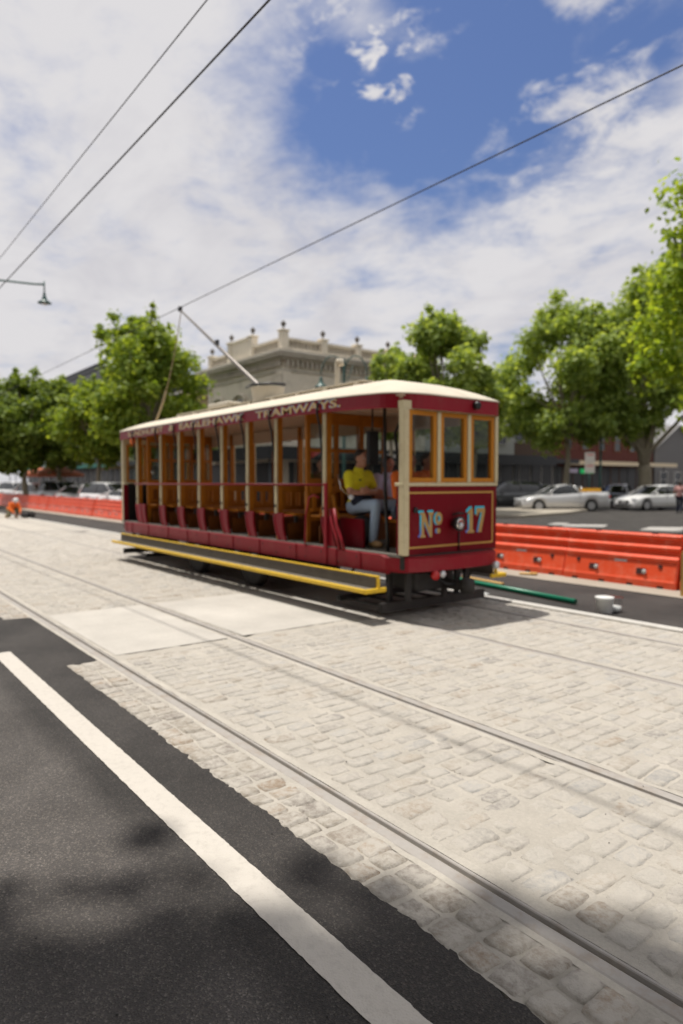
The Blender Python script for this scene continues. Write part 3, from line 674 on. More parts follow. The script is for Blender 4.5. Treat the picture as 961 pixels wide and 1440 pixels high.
# ladder-like black pole at the front entrance, grab handles and curved timber arms
b=MB(); b.tube([(lx(6.42),-.62,2.62),(lx(6.42),-.60,1.5),(lx(6.28),-.68,.80)],.021,8); b.build('platform_pole',M_black,tram)
b=MB(); b.tube([(lx(6.75),-.1,.8),(lx(6.75),-.1,2.0),(lx(6.78),-.12,2.3),(lx(6.70),-.12,2.42),(lx(6.60),-.1,2.38),(lx(6.60),-.1,1.9)],.022,8); b.build('brake_staff',M_iron,tram)
b=MB(); b.bx(lx(6.93),lx(6.85),-.50,-.34,1.88,2.32,bev=.01); b.tube([(lx(6.89),-.42,2.32),(lx(6.89),-.42,2.64)],.012,6); b.build('circuit_breaker',M_black,tram)
b=MB(); b.bx(lx(6.14),lx(5.98),.12,.38,.80,1.45,bev=.04); b.lathe([(.08,1.452),(.075,1.50),(.02,1.52)],(lx(6.06),.25,0),18); ct=b.build('controller',M_black,tram)
b=MB(); b.tube([(lx(6.06),.25,1.54),(lx(6.1),.18,1.56),(lx(6.12),.12,1.56)],.014,6); b.lathe([(.03,1.52),(.03,1.56)],(lx(6.06),.25,0),10); b.build('controller_handle',M_chrome,ct)
b=MB(); b.lathe([(.10,-.10),(.19,-.09),(.21,0),(.19,.09),(.10,.10)],(lx(7.02),-.50,1.0),22,Matrix.Rotation(PI/2,4,'X')); b.build('brake_wheel',M_rub,tram)
# red entrance post and its curved stays
b=MB(); b.bx(lx(7.36),lx(7.30),-HW-.045,-HW-.012,.56,1.64,bev=.006); b.build('entrance_post',M_red,tram)
b=MB(); b.prism([(lx(7.28),1.18),(lx(6.80),1.17),(lx(6.78),.80),(lx(7.28),.80)],lambda a,c,h:(a,-.66+h,c),.03); b.build('platform_locker',M_dred,tram)
b=MB(); b.bx(lx(7.45),lx(7.06),-.60,-.12,1.15,1.20,bev=.01); ps=b.build('platform_seat',M_wood,tram); b=MB(); b.bx(lx(7.40),lx(7.16),-.55,-.17,.80,1.148); b.build('seat_box',M_dwood,ps)
b=MB(); b.bx(lx(6.80),lx(6.42),-.30,.62,1.12,1.165,bev=.01); ps=b.build('platform_seat',M_wood,tram); b=MB(); b.bx(lx(6.74),lx(6.60),-.25,.57,.80,1.118); b.build('seat_box',M_dwood,ps)
for a in (7.27,7.18):
    b=MB(); b.tube([(lx(a),-HW-.0,1.3),(lx(a)+.06,-HW-.01,1.1),(lx(a)+.17,-HW-.02,.93),(lx(a)+.25,-HW-.03,.78)],.024,6); b.build('entrance_stay',M_red,tram)
for a,sg in ((7.60,1),(7.22,-1)):
    b=MB(); b.tube([(lx(a),-.74,1.19),(lx(a)+sg*.06,-.75,1.32),(lx(a)+sg*.11,-.75,1.48)],.028,8); b.build('seat_arm',M_wood,tram)
b=MB(); b.tube([(lx(7.78),-HW,.62),(lx(7.82),-HW-.03,.8),(lx(7.78),-HW-.04,1.2),(lx(7.72),-HW-.03,1.44),(lx(7.60),-HW-.03,1.48),(lx(7.5),-HW-.02,1.44)],.013,7); b.build('grab_handle',M_red,tram)
b=MB(); b.tube([(lx(7.40),-.60,1.75),(lx(7.3),-.62,1.56),(lx(7.1),-.66,1.47),(lx(6.98),-.70,1.46)],.012,7); hd=b.build('brake_lever',M_chrome,tram)
b=MB(); b.lathe([(.001,-.04),(.03,-.025),(.038,0),(.03,.025),(.001,.04)],(lx(6.97),-.71,1.455),12); b.build('lever_knob',M_lampg,hd)
b=MB(); b.lathe([(.001,-.04),(.03,-.025),(.038,0),(.03,.025),(.001,.04)],(lx(14.1),-.5,1.86),12); b.lathe([(.001,-.04),(.03,-.025),(.038,0),(.03,.025),(.001,.04)],(lx(13.95),-.6,1.48),12); b.build('brass_knob',M_lampg,tram)
b=MB(); b.bx(lx(14.75),lx(14.35),-.1,.6,.8,1.6,bev=.03); b.build('rear_controller',M_black,tram)
b=MB(); b.bx(REAR+.10,REAR+.14,-.74,.74,.8,1.62); b.build('platform_screen',M_black,tram)
b=MB(); b.lathe([(.06,-.04),(.07,0),(.06,.04)],(lx(14.3),-HW-.03,2.52),12,Matrix.Rotation(PI/2,4,'X')); b.build('indicator_lamp',M_hivis,tram)
# truck, wheels, life guard
b=MB()
for s in(-1,1):
    b.bx(-2.2,2.2,s*.86-.03,s*.86+.03,.30,.42); b.bx(-1.9,1.9,s*.52-.04,s*.52+.04,.50,.56)
    b.bx(-4.2,4.2,s*.45-.05,s*.45+.05,.56,.60)
for x in(-1.7,-.3,.3,1.7): b.bx(x-.05,x+.05,-.84,.84,.34,.44)
b.bx(-1.3,-.5,-.45,.45,.2,.55,bev=.05); b.bx(.5,1.3,-.45,.45,.2,.55,bev=.05)
tk=b.build('truck_frame',M_iron,tram)
for x in(-1.0,1.0):
    b=MB(); b.tube([(x,-.9,.36),(x,.9,.36)],.06,10); b.build('axle',M_iron,tk)
    for s in(-1,1):
        b=MB(); pr=[(.05,-.06),(.15,-.05),(.30,-.03),(.355,-.05),(.355,.035),(.385,.045),(.385,.06),(.30,.05),(.15,.04),(.05,.06)]
        b.lathe(pr,(x,s*.72,.365),28,Matrix.Rotation(PI/2*s,4,'X')); b.build('wheel',M_iron,tram)
        b=MB(); b.bx(x-.11,x+.11,s*.79,s*.92,.26,.46,bev=.03); b.build('axle_box',M_iron,tk)
        for dx in(-.28,.28):
            b=MB(); b.lathe([(.06,.42),(.075,.44),(.06,.46),(.075,.48),(.06,.50),(.075,.52),(.06,.54)],(x+dx,s*.86,0),12); b.build('spring',M_iron,tk)
for sg in(1,-1):
    b=MB(); X0,X1=sorted((sg*3.2,sg*4.3))
    b.bx(X0,X1,-.8,.8,.13,.16) if False else None
    for y in (-.7,-.35,0,.35,.7): b.bx(X0,X1,y-.02,y+.02,.10,.13)
    b.bx(*(sorted((sg*4.28,sg*4.34))),-.92,.92,.09,.20); b.bx(*(sorted((sg*3.3,sg*3.36))),-.8,.8,.09,.16)
    for y in (-.6,.6): b.bx(*(sorted((sg*4.1,sg*4.15))),y-.03,y+.03,.13,.6)
    for y in (-.62,.0,.40): b.bx(*(sorted((sg*4.45,sg*4.5))),y-.035,y+.035,.22,.58)
    b.bx(*(sorted((sg*3.9,sg*4.5))),-.50,.15,.32,.57,bev=.03)
    b.build('life_guard',M_iron,tram)
    b=MB(); b.bx(*(sorted((sg*4.5,sg*4.85))),-.06,.06,.33,.45,bev=.02); b.lathe([(.05,.30),(.09,.32),(.09,.47),(.05,.49)],(sg*4.86,0,0),14)
    for y in(-.1,.02,.12): b.tube([(sg*4.7,y,.45),(sg*4.72,y,.54)],.014,6)
    b.build('coupler',M_iron,tram)
b=MB(); b.tube([(4.55,-.35,.55),(4.7,-.2,.42),(4.75,.1,.38),(4.6,.35,.5)],.012,6); b.build('brake_hose',M_black,tram)
# items along the front platform ceiling corner
# ------------------------------------------------------------------ PEOPLE
def cap_(b,a,c,ra,rc,n=12,sx=None):
    a=Vector(a);c=Vector(c); d=(c-a); L_=max(d.length,1e-5); q=d.normalized().to_track_quat('Z','Y').to_matrix().to_4x4()
    pr=[]
    for k in range(5): th=-PI/2+PI/2*k/4; pr.append((ra*math.cos(th),ra*math.sin(th)))
    for k in range(5): th=PI/2*k/4; pr.append((rc*math.cos(th),L_+rc*math.sin(th)))
    b.lathe(pr,a,n,q)
def ell_(b,c,r,M=None):
    pr=[(math.cos(-PI/2+PI*k/10),math.sin(-PI/2+PI*k/10)) for k in range(11)]
    S=Matrix.Diagonal((*r,1)); b.lathe(pr,c,14,(M@S) if M is not None else S)
def remesh(b,name,m,vox,parent=None,sm=3):
    me=bpy.data.meshes.new('x'); me.from_pydata(b.v,[],b.f); me.update()
    bm=bmesh.new(); bm.from_mesh(me); bmesh.ops.recalc_face_normals(bm,faces=bm.faces); bm.to_mesh(me); bm.free()
    o=bpy.data.objects.new('x',me); COL.objects.link(o)
    r=o.modifiers.new('r','REMESH'); r.mode='VOXEL'; r.voxel_size=vox; r.use_smooth_shade=True
    if sm: q=o.modifiers.new('s','SMOOTH'); q.factor=.5; q.iterations=sm
    dg=bpy.context.evaluated_depsgraph_get(); dg.update(); m2=bpy.data.meshes.new_from_object(o.evaluated_get(dg))
    bpy.data.objects.remove(o); m2.name=name; m2.materials.clear(); m2.materials.append(m)
    m2.polygons.foreach_set('use_smooth',[True]*len(m2.polygons))
    p=bpy.data.objects.new(name,m2); COL.objects.link(p); p.parent=parent; return p
M_skin=mat('skin',(.50,.25,.17),.5,var=.08,scale=8); M_skin2=mat('sunburnt skin',(.48,.2,.14),.5,var=.1,scale=8)
M_hair=mat('dark brown hair',(.03,.018,.012),.6,var=.4,scale=40); M_yshirt=mat('sunlit yellow work polo cloth',(.80,.72,.02),.8,var=.08,bump=.15,bscale=30)  # shirt yellow raised to stand in for sun that doesn't reach the platform
M_jean=mat('sunlit faded denim',(.36,.47,.62),.85,var=.25,scale=7,bump=.2,bscale=40); M_djean=mat('dark denim',(.03,.045,.09),.85,var=.3)  # the paler jeans are faded, with missing sunlight put into the colour too
M_boot=mat('tan boot leather',(.5,.3,.13),.6,var=.2); M_navy=mat('navy cloth',(.01,.014,.035),.8,var=.2); M_eye=mat('eye white',(.7,.7,.68),.3,var=.02); M_pupil=mat('dark iris',(.02,.012,.01),.2,var=.1)
M_lil=mat('pale lilac cloth',(.5,.45,.6),.8,var=.1); M_pinkc=mat('dusty pink cloth',(.5,.26,.24),.8,var=.1); M_olive=mat('olive cloth',(.12,.11,.05),.8,var=.15); M_hat=mat('hard hat white',(.75,.75,.74),.35,var=.04)
def person(loc,rz,J,label,skin,top_m,leg_m,shoe_m,hair_m=None,long_sleeve=False,vox=.010,hat=None,name='person'):
    # J in a frame with +Y forward, +X the figure's right side, origin at the hips
    V=lambda k:Vector(J[k])
    b=MB(); pel,che,nek,hed=V('pelvis'),V('chest'),V('neck'),V('head')
    up=(nek-pel).normalized(); side=(V('SR')-V('SL')).normalized()
    cap_(b,pel-side*.07,pel+side*.07,.10,.10); cap_(b,pel,che,.10,.105); cap_(b,che-side*.07,che+side*.07,.10,.10); cap_(b,V('SL'),V('SR'),.055,.055); cap_(b,che,nek,.10,.055)
    cap_(b,nek,hed-(hed-nek).normalized()*.05,.055,.052)
    fy=J.get('face',(0,1,-.05)); fy=Vector(fy).normalized(); hx=fy.cross(Vector((0,0,1))).normalized(); hz=hx.cross(fy).normalized()
    HM=Matrix((hx,fy,hz)).transposed().to_4x4()
    hp=lambda x,y,z: hed+hx*x+fy*y+hz*z
    ell_(b,hp(0,-.012,.03),(.074,.094,.088),HM); cap_(b,hp(0,.025,-.01),hp(0,.045,-.075),.062,.038); cap_(b,hp(-.03,.01,-.05),hp(.03,.01,-.05),.04,.04)
    cap_(b,hp(0,.088,.02),hp(0,.108,-.018),.011,.015); cap_(b,hp(-.03,.074,.036),hp(.03,.074,.036),.016,.016); cap_(b,hp(-.02,.080,-.048),hp(.02,.080,-.048),.009,.009)
    for s in(-1,1): ell_(b,hp(s*.078,-.005,0),(.012,.022,.034),HM)
    for s,S in((-1,'L'),(1,'R')):
        cap_(b,V('S'+S),V('E'+S),.048,.040); cap_(b,V('E'+S),V('W'+S),.040,.027)
        w_=V('W'+S); hd=(Vector(J.get('H'+S,(w_-V('E'+S)).normalized()))).normalized(); pn=Vector(J.get('P'+S,(0,0,1))).normalized(); ps=hd.cross(pn).normalized(); pn=ps.cross(hd).normalized()
        cap_(b,w_,w_+hd*.03,.027,.024)
        for k in(-1.5,-.5,.5,1.5): cap_(b,w_+hd*.02+ps*k*.012,w_+hd*.085+ps*k*.02,.017,.012)
        for k,l in((-1.5,.058),(-.5,.074),(.5,.080),(1.5,.070)):
            p0=w_+hd*.088+ps*k*.021; d1=(hd-pn*.35+ps*k*.05).normalized(); d2=(hd-pn*1.1).normalized(); p1=p0+d1*l*.5; cap_(b,p0,p1,.0105,.0095,8); cap_(b,p1,p1+d2*l*.5,.0095,.008,8)
        tp_=w_+hd*.03+ps*s*-.028; td=(hd*.8-ps*s*.8-pn*.2).normalized(); cap_(b,tp_,tp_+td*.035,.014,.012,8); cap_(b,tp_+td*.035,tp_+td*.035+(td+hd).normalized()*.03,.011,.009,8)
        cap_(b,V('P'+S+'h') if 'P'+S+'h' in J else pel+side*s*.09,V('K'+S),.078,.052); cap_(b,V('K'+S),V('A'+S),.05,.036)
    o=remesh(b,name,skin,vox); o.location=loc; o.rotation_euler=(0,0,rz); tag(o,label,'person')
    b=MB(); cap_(b,pel-side*.06,pel+side*.06,.128,.128); cap_(b,pel,che,.135,.14); cap_(b,pel+up*.1+fy*.04,che,.12,.12); cap_(b,che-side*.075,che+side*.075,.128,.128); cap_(b,V('SL')*1.0-up*.012,V('SR')-up*.012,.068,.068); cap_(b,che,nek-up*.02,.12,.078)
    for s,S in((-1,'L'),(1,'R')):
        f=1 if long_sleeve else .62
        cap_(b,V('S'+S),V('S'+S).lerp(V('E'+S),f),.076,.064 if not long_sleeve else .056)
        if long_sleeve: cap_(b,V('E'+S),V('E'+S).lerp(V('W'+S),.92),.056,.042)
    remesh(b,'shirt',top_m,vox*1.2,o,2)
    b=MB(); cap_(b,pel-side*.075-up*.02,pel+side*.075-up*.02,.125,.125)
    for s,S in((-1,'L'),(1,'R')):
        hp0=pel+side*s*.09-up*.03; cap_(b,hp0,V('K'+S),.098,.073); cap_(b,V('K'+S),V('A'+S),.070,.058)
    b_=b
    if isinstance(leg_m,tuple):
        b1=MB(); cap_(b1,pel-side*.075-up*.02,pel+side*.075-up*.02,.125,.125); remesh(b,'trousers',leg_m[0],vox*1.2,o,2)
    else: remesh(b,'trousers',leg_m,vox*1.2,o,2)
    for S in 'LR':
        b=MB(); a=V('A'+S); f=Vector(J.get('F'+S,(0,1,0))).normalized(); sl=a-Vector((0,0,.055))
        cap_(b,a+Vector((0,0,.03)),a-Vector((0,0,.03)),.052,.05); cap_(b,sl-f*.04,sl+f*.16,.042,.036); cap_(b,sl+f*.05,sl+f*.13,.05,.045)
        remesh(b,'shoe',shoe_m,vox,o,1)
    if hair_m:
        b=MB(); ell_(b,hp(0,-.026,.048),(.080,.092,.082),HM); ell_(b,hp(0,-.05,-.0),(.072,.062,.075),HM)
        if J.get('long'): ell_(b,hp(0,-.06,-.10),(.085,.05,.13),HM)
        remesh(b,'hair',hair_m,.008,o,1)
    if hat:
        b=MB(); b.lathe([(.135,.0),(.13,.012),(.112,.015),(.11,.05),(.085,.10),(.04,.125),(.001,.13)],hp(0,0,.06),20,HM); b.build('hard_hat',hat,o)
    for s in(-1,1):
        b=MB(); ell_(b,hp(s*.031,.083,.016),(.0125,.008,.009),HM); e_=b.build('eye',M_eye,o)
        b=MB(); ell_(b,hp(s*.031,.091,.016),(.006,.003,.006),HM); b.build('iris',M_pupil,e_)
    return o
def sitJ(**k):
    J=dict(pelvis=(0,0,.02),chest=(0,-.02,.33),neck=(0,.0,.50),head=(0,.03,.64),SL=(-.185,-.01,.44),SR=(.185,-.01,.44),EL=(-.24,.05,.18),ER=(.24,.05,.18),WL=(-.12,.28,.14),WR=(.12,.28,.14),
        KL=(-.12,.45,.03),KR=(.12,.45,.03),AL=(-.12,.47,-.37),AR=(.12,.47,-.37)); J.update(k); return J
# the driver: faces along the tram, arms folded, near knee towards the doorway
Fx=-PI/2
drv=person((TX+lx(7.22),TY-.38,1.32),Fx+R(4),sitJ(SL=(-.175,-.01,.42),SR=(.175,-.01,.42),chest=(0,-.03,.34),neck=(0,-.01,.50),head=(0.0,.05,.645),face=(-.05,1,-.12),
    EL=(-.235,.09,.20),ER=(.25,.09,.20),WL=(.05,.25,.21),WR=(-.06,.27,.18),HL=(1,.2,.1),HR=(-1,.15,.1),PL=(0,1,0),PR=(0,1,0),
    KL=(-.30,.40,.03),KR=(.12,.46,.04),AL=(-.27,.45,-.42),AR=(.14,.42,-.42),FL=(-.1,1,0),FR=(.15,1,0)),
    'man in a yellow polo shirt and jeans sitting with folded arms on the front platform',M_skin,M_yshirt,M_jean,M_boot,M_hair,vox=.009)
b=MB(); cap_(b,(-.04,.06,.09),(.10,.10,.09),.115,.11); remesh(b,'belt_pouch',M_navy,.012,drv,1)
b=MB(); b.lathe([(.062,-.012),(.074,0),(.066,.018)],(0,-.012,.475),16); b.build('collar',M_navy,drv)
b=MB(); b.box((.075,.105,.36),(.035,.006,.022)); b.build('chest_badge',M_navy,drv)
person((TX+lx(6.56),TY-.08,1.285),Fx-R(10),sitJ(KL=(-.14,.38,.05),KR=(.14,.38,.05),AL=(-.14,.26,-.38),AR=(.14,.26,-.38),face=(.2,1,-.15),EL=(-.27,.16,.22),ER=(.26,.12,.2),WL=(-.12,.36,.28),WR=(.05,.36,.26)),
    'man in an orange hi vis shirt behind the left front window of the tram',M_skin2,M_hivis,M_djean,M_boot,M_hair,long_sleeve=True,vox=.012)
person((TX+lx(6.66),TY+.34,1.285),Fx+R(15),sitJ(KL=(-.14,.36,.05),KR=(.14,.36,.05),AL=(-.14,.22,-.38),AR=(.14,.22,-.38),face=(.1,1,0),EL=(-.3,.15,.25),WL=(-.32,.4,.30)),
    'man in orange with an arm stretched out behind the middle front window of the tram',M_skin,M_hivis,M_djean,M_boot,M_hair,long_sleeve=True,vox=.012)
person((TX+lx(7.55),TY+.42,1.27),Fx,sitJ(face=(.1,1,-.2)),
    'passenger in a pale lilac top seated just behind the man in yellow',M_skin2,M_lil,M_djean,M_boot,M_hair,vox=.012)
person((TX+lx(8.50),TY-.08,1.275),Fx-R(15),sitJ(face=(.15,1,-.1),long=1),
    'dark haired passenger looking through the wooden bulkhead window behind the driver',M_skin,M_olive,M_djean,M_boot,M_hair,vox=.012)
# roadworker crouching on the far left
wk=g(15,31.5)
person((wk.x,wk.y,.40),R(-75),dict(pelvis=(0,-.05,.0),chest=(0,.22,.20),neck=(0,.36,.28),head=(0,.46,.36),face=(0,1,-.7),SL=(-.18,.31,.27),SR=(.18,.31,.27),EL=(-.22,.44,.03),ER=(.24,.42,.02),WL=(-.12,.62,-.16),WR=(.14,.62,-.16),
    KL=(-.2,.33,.02),KR=(.16,.20,-.28),AL=(-.17,.12,-.30),AR=(.16,-.12,-.30)),'road worker in orange and a white hard hat crouching by the barrier line',M_skin,M_hivis,M_olive,M_boot,None,long_sleeve=True,vox=.015,hat=M_hat)
sw=thing('cutting_tool',(wk.x+.95,wk.y+.45,0),.6,'black power tool lying on the setts in front of the crouching worker','tool')
b=MB(); b.bx(-.22,.18,-.12,.12,.04,.26,bev=.04); b.build('motor_body',M_black,sw)
b=MB(); b.lathe([(.03,-.02),(.17,-.006),(.17,.006),(.03,.02)],(.34,0,.18),20,Matrix.Rotation(PI/2,4,'X')); b.build('blade',M_iron,sw)
b=MB(); b.tube([(-.2,0,.25),(-.1,0,.36),(.08,0,.36),(.16,0,.25)],.018,7); b.build('handle',M_rub,sw)
# pedestrian on the right edge
pw=g(956,36)
person((pw.x,pw.y,.93),R(20),dict(pelvis=(0,0,.0),chest=(0,.02,.33),neck=(0,.03,.50),head=(0,.05,.64),SL=(-.18,.02,.45),SR=(.18,.02,.45),EL=(-.25,.0,.18),ER=(.26,.06,.18),WL=(-.24,.16,.02),WR=(.25,.26,.05),
    KL=(-.1,.16,-.42),KR=(.1,-.02,-.44),AL=(-.1,.12,-.84),AR=(.1,-.24,-.80)),'pedestrian in a dusty pink top and dark trousers walking past the white sedan',M_skin,M_pinkc,M_navy,M_trim,M_hair,vox=.015)
# ------------------------------------------------------------------ BARRIERS
def barrier_dir(t): return 10.88 - .0*t
def make_barrier(label):
    t=thing('water_barrier',(0,0,0),0,label,'barrier','orange water filled barriers along the road')
    Lh=.985; half=[(.30,.0),(.30,.10),(.285,.13),(.215,.40),(.235,.42),(.235,.455),(.16,.50),(.16,.565),(.185,.585),(.185,.62),(.115,.66),(.115,.735),(.14,.755),(.14,.80),(.12,.815)]
    prof=[(-a,z) for a,z in half]+[(a,z) for a,z in half[::-1]]; n=len(prof)
    xs=[(-Lh,.93),(-Lh+.02,1),(-.6,1),(-.58,1),(0,1),(.58,1),(.6,1),(Lh-.02,1),(Lh,.93)]
    vs=[(x,y*k,z) for x,k in xs for y,z in prof]; fs=[(i*n+k,i*n+(k+1)%n,(i+1)*n+(k+1)%n,(i+1)*n+k) for i in range(len(xs)-1) for k in range(n)]
    fs+=[tuple(range(n))[::-1],tuple((len(xs)-1)*n+k for k in range(n))]
    b=MB(); b.add(vs,fs); b.build('barrier_body',M_oran,t)
    b=MB()
    for s in(-1,1):
        pass
    for s in(-1,1):
        for x in(-.42,.42):
            b=MB(); b.box((x,s*.258,.235),(.15,.03,.09),M=Matrix.Rotation(s*.24,4,'X')); f=b.build('fork_slot',M_dorange,t)  # solid dark box carries the painted shade of the pocket
            b=MB(); b.lathe([(.035,0),(.035,.02),(.02,.03)],(x+.06,s*.270,.235),12,Matrix.Rotation(-s*PI/2,4,'X')); b.build('drain_cap',M_cap,f)
        for x in(-.72,.72):
            b=MB(); b.box((x,s*.236,.33),(.055,.03,.05),M=Matrix.Rotation(s*.24,4,'X')); b.build('lock_slot',M_dorange,t)
        for x in (-.75,-.25,.25,.75):
            b=MB(); b.box((x,s*.30,.02),(.10,.012,.035)); b.build('drain_slot',M_dorange,t)
        b=MB(); b.box((0.05,s*.2245,.375),(.22,.008,.03),M=Matrix.Rotation(s*.24,4,'X')); b.build('sticker',M_cap,t)
    for x in(-.5,0.5):
        b=MB(); b.lathe([(.05,.812),(.05,.835),(.03,.842)],(x,0,0),12); b.build('filler_cap',M_dorange,t)
    return t
proto=None; seam=g(810,0)
tb0=7.06
for i in range(-3,27):
    t=tb0+2.0*i+1.0
    o=(proto if proto else None)
    if proto is None: o=proto=make_barrier('x')
    else: o=copy_tree(proto)
    wob=.05*math.sin(i*1.7)
    o.location=(-t,10.58+wob*.6,.012 if True else 0); o.rotation_euler=(0,0,R(.9)*math.cos(i*2.3))
    o['label']='orange plastic water filled barrier in the long row beside the road' if i not in(-1,0) else ('orange barrier at the right edge, just past the seam beside the white tub' if i==-1 else 'orange barrier directly right of the tram front, left of the visible seam')
    if i==-1 or i==0: pass
# ------------------------------------------------------------------ CARS
def car(name,loc,rz,label,paint,L_=4.7,W=1.82,Hh=1.45,kind='sedan',cat='car',group=None):
    t=thing(name,loc,rz,label,cat,group); hw=W/2; wr=.33; f=L_/2; xf=f-.88; xr=-f+ (1.02 if kind!='ute' else 1.15)
    if kind=='sedan': top=[(-f,.62),(-f+.06,.84),(-f+.3,.96),(-f+.7,1.0),(0,.95),(f-1.35,.93),(f-.5,.82),(f-.12,.68),(f,.5)]; gh=[(-f+.35,.98),(-f+1.15,Hh-.06),(-.45,Hh),(.25,Hh-.05),(1.15,.93)]
    elif kind=='ute': top=[(-f,.62),(-f+.05,1.0),(-f+.1,1.07),(-f+1.2,1.07),(-.3,1.02),(.6,.96),(f-1.3,.93),(f-.5,.82),(f-.12,.66),(f,.5)]; gh=[(-.72,1.05),(-.42,Hh-.05),(-.05,Hh),(.45,Hh-.08),(1.25,.94)]
    elif kind=='suv': top=[(-f,.6),(-f+.05,.95),(-f+.2,1.08),(0,1.05),(f-1.2,1.03),(f-.4,.95),(f-.08,.78),(f,.55)]; gh=[(-f+.1,1.07),(-f+.35,Hh-.08),(-1.2,Hh),(.1,Hh-.04),(1.05,1.04)]
    else: top=[(-f,.62),(-f+.05,.9),(-f+.2,1.0),(0,.96),(f-1.25,.95),(f-.45,.85),(f-.1,.68),(f,.5)]; gh=[(-f+.12,.98),(-f+.55,Hh-.08),(-.6,Hh),(.2,Hh-.05),(1.1,.95)]
    def itp(P,x):
        if x<=P[0][0]: return P[0][1]
        for (a,b_),(c,d) in zip(P,P[1:]):
            if x<=c: u=(x-a)/(c-a); return b_+(d-b_)*u
        return P[-1][1]
    n=96; vs=[];fs=[]; ring=13
    for i in range(n+1):
        x=-f+L_*i/n; zt=(itp(top,x)+itp(top,x-.04)+itp(top,x+.04))/3; e=1-abs(x)/f; wk_=hw*(1-.16*max(0,1-e/.14)**2)*(1 if 1 else 0)
        zb=.20
        for xc in(xf,xr):
            q=(wr+.055)**2-(x-xc)**2
            if q>0: zb=max(zb,.31+math.sqrt(q))
        zb=min(zb,zt-.12)
        half=[(0,min(zb,.26) if zb<.3 else zb),(wk_*.9,zb),(wk_*.985,zb+.02),(wk_,zb+(zt-zb)*.45),(wk_*.985,zb+(zt-zb)*.72),(wk_*.93,zt-.025),(wk_*.84,zt)]
        R_=[(y,z) for y,z in half]+[(0,zt+.035)]
        rg=[(-y,z) for y,z in R_[::-1]][:-1]+R_[:-1]
        rg=[(-y,z) for y,z in half[1:]][::-1]+[half[0]]+half[1:]+[(0,zt+.035)]
        ring=len(rg); vs+=[(x,y,z) for y,z in rg]
    for i in range(n):
        for k in range(ring): fs.append((i*ring+k,i*ring+(k+1)%ring,(i+1)*ring+(k+1)%ring,(i+1)*ring+k))
    fs+=[tuple(range(ring))[::-1],tuple(n*ring+k for k in range(ring))]
    b=MB(); b.add(vs,fs,True); body=b.build('body',paint,t)
    # greenhouse
    def ghz(x): return itp(gh,x)
    x0,x1=gh[0][0],gh[-1][0]; m_=26; vs=[];fs=[]; rv=[];rf=[]
    for i in range(m_+1):
        x=x0+(x1-x0)*i/m_; zt=ghz(x); zb=itp(top,x)-.02; u=(zt-zb)/(Hh-.95)
        wb=hw*.90; wt=hw*(.90-.20*max(0,min(1,u)))
        vs+=[(x,-wb,zb),(x,-wt,zt),(x,0,zt+.03*min(1,u)),(x,wt,zt),(x,wb,zb)]
    for i in range(m_):
        for k in range(4): fs.append((i*5+k,i*5+k+1,i*5+6+k,i*5+5+k))
    fs.append((0,1,2,3,4)); b=MB(); b.add(vs,fs,True); b.build('windows',M_cglass,t)
    xa,xb=gh[1][0]-.05,gh[3][0]+.05; b=MB(); vs=[];fs=[]
    for i in range(15):
        x=xa+(xb-xa)*i/14; zt=ghz(x); wt=hw*.71
        vs+=[(x,-wt-.012,zt-.05),(x,-wt,zt+.008),(x,-wt*.6,zt+.03),(x,0,zt+.042),(x,wt*.6,zt+.03),(x,wt,zt+.008),(x,wt+.012,zt-.05)]
    for i in range(14):
        for k in range(6): fs.append((i*7+k,i*7+k+1,i*7+8+k,i*7+7+k))
    b.add(vs,fs,True); b.build('car_roof',paint,t)
    for s in(-1,1):
        b=MB()
        b.tube([(gh[-1][0],s*hw*.895,.93),(gh[3][0],s*hw*.715,gh[3][1]-.01)],.03,6); b.build('pillar',paint,t)
        b=MB(); b.tube([(gh[0][0],s*hw*.895,gh[0][1]-.02),(gh[1][0],s*hw*.72,gh[1][1]-.01)],.055 if kind!='sedan' else .045,6); b.build('pillar',paint,t)
        xm=(gh[1][0]+gh[-1][0])/2-.1
        if kind!='ute':
            b=MB(); b.tube([(xm,s*hw*.905,.97),(xm-.05,s*hw*.725,Hh-.05)],.03,6); b.build('pillar',M_trim,t)
        b=MB(); b.box((gh[-1][0]-.28,s*(hw+.06),1.0),(.12,.2,.13),bev=.04); b.build('wing_mirror',paint,t)
        for xd in ([.15,-1.0] if kind!='ute' else [-.55]):
            b=MB(); b.bx(xd-.09,xd+.09,s*hw-.01,s*hw+.018,.80,.825); b.build('door_handle',paint,t)
            b=MB(); b.bx(xd-.16,xd-.152,s*hw*.985-.02,s*hw*.985+.012,.32,.93); b.build('door_seam',M_trim,t)
        b=MB(); b.box((f-.16,s*hw*.70,.66),(.26,.34,.13),rz=-s*.35,bev=.04); b.build('headlight',M_lampg,t)
        b=MB(); b.box((-f+.12,s*hw*.78,.82),(.22,.26,.16),rz=s*.35,bev=.04); b.build('tail_light',M_tail,t)
    b=MB(); b.bx(f-.06,f+.02,-.42,.42,.42,.60,bev=.03); b.bx(f-.08,f+.012,-.62,.62,.27,.38,bev=.02); b.build('grille',M_trim,t)
    b=MB(); b.bx(f+.021,f+.03,-.19,.19,.45,.55); b.build('number_plate',M_cap,t)
    b=MB(); b.bx(-f+.1,f-.2,-hw*.86,hw*.86,.17,.26); b.build('underbody',M_trim,t)
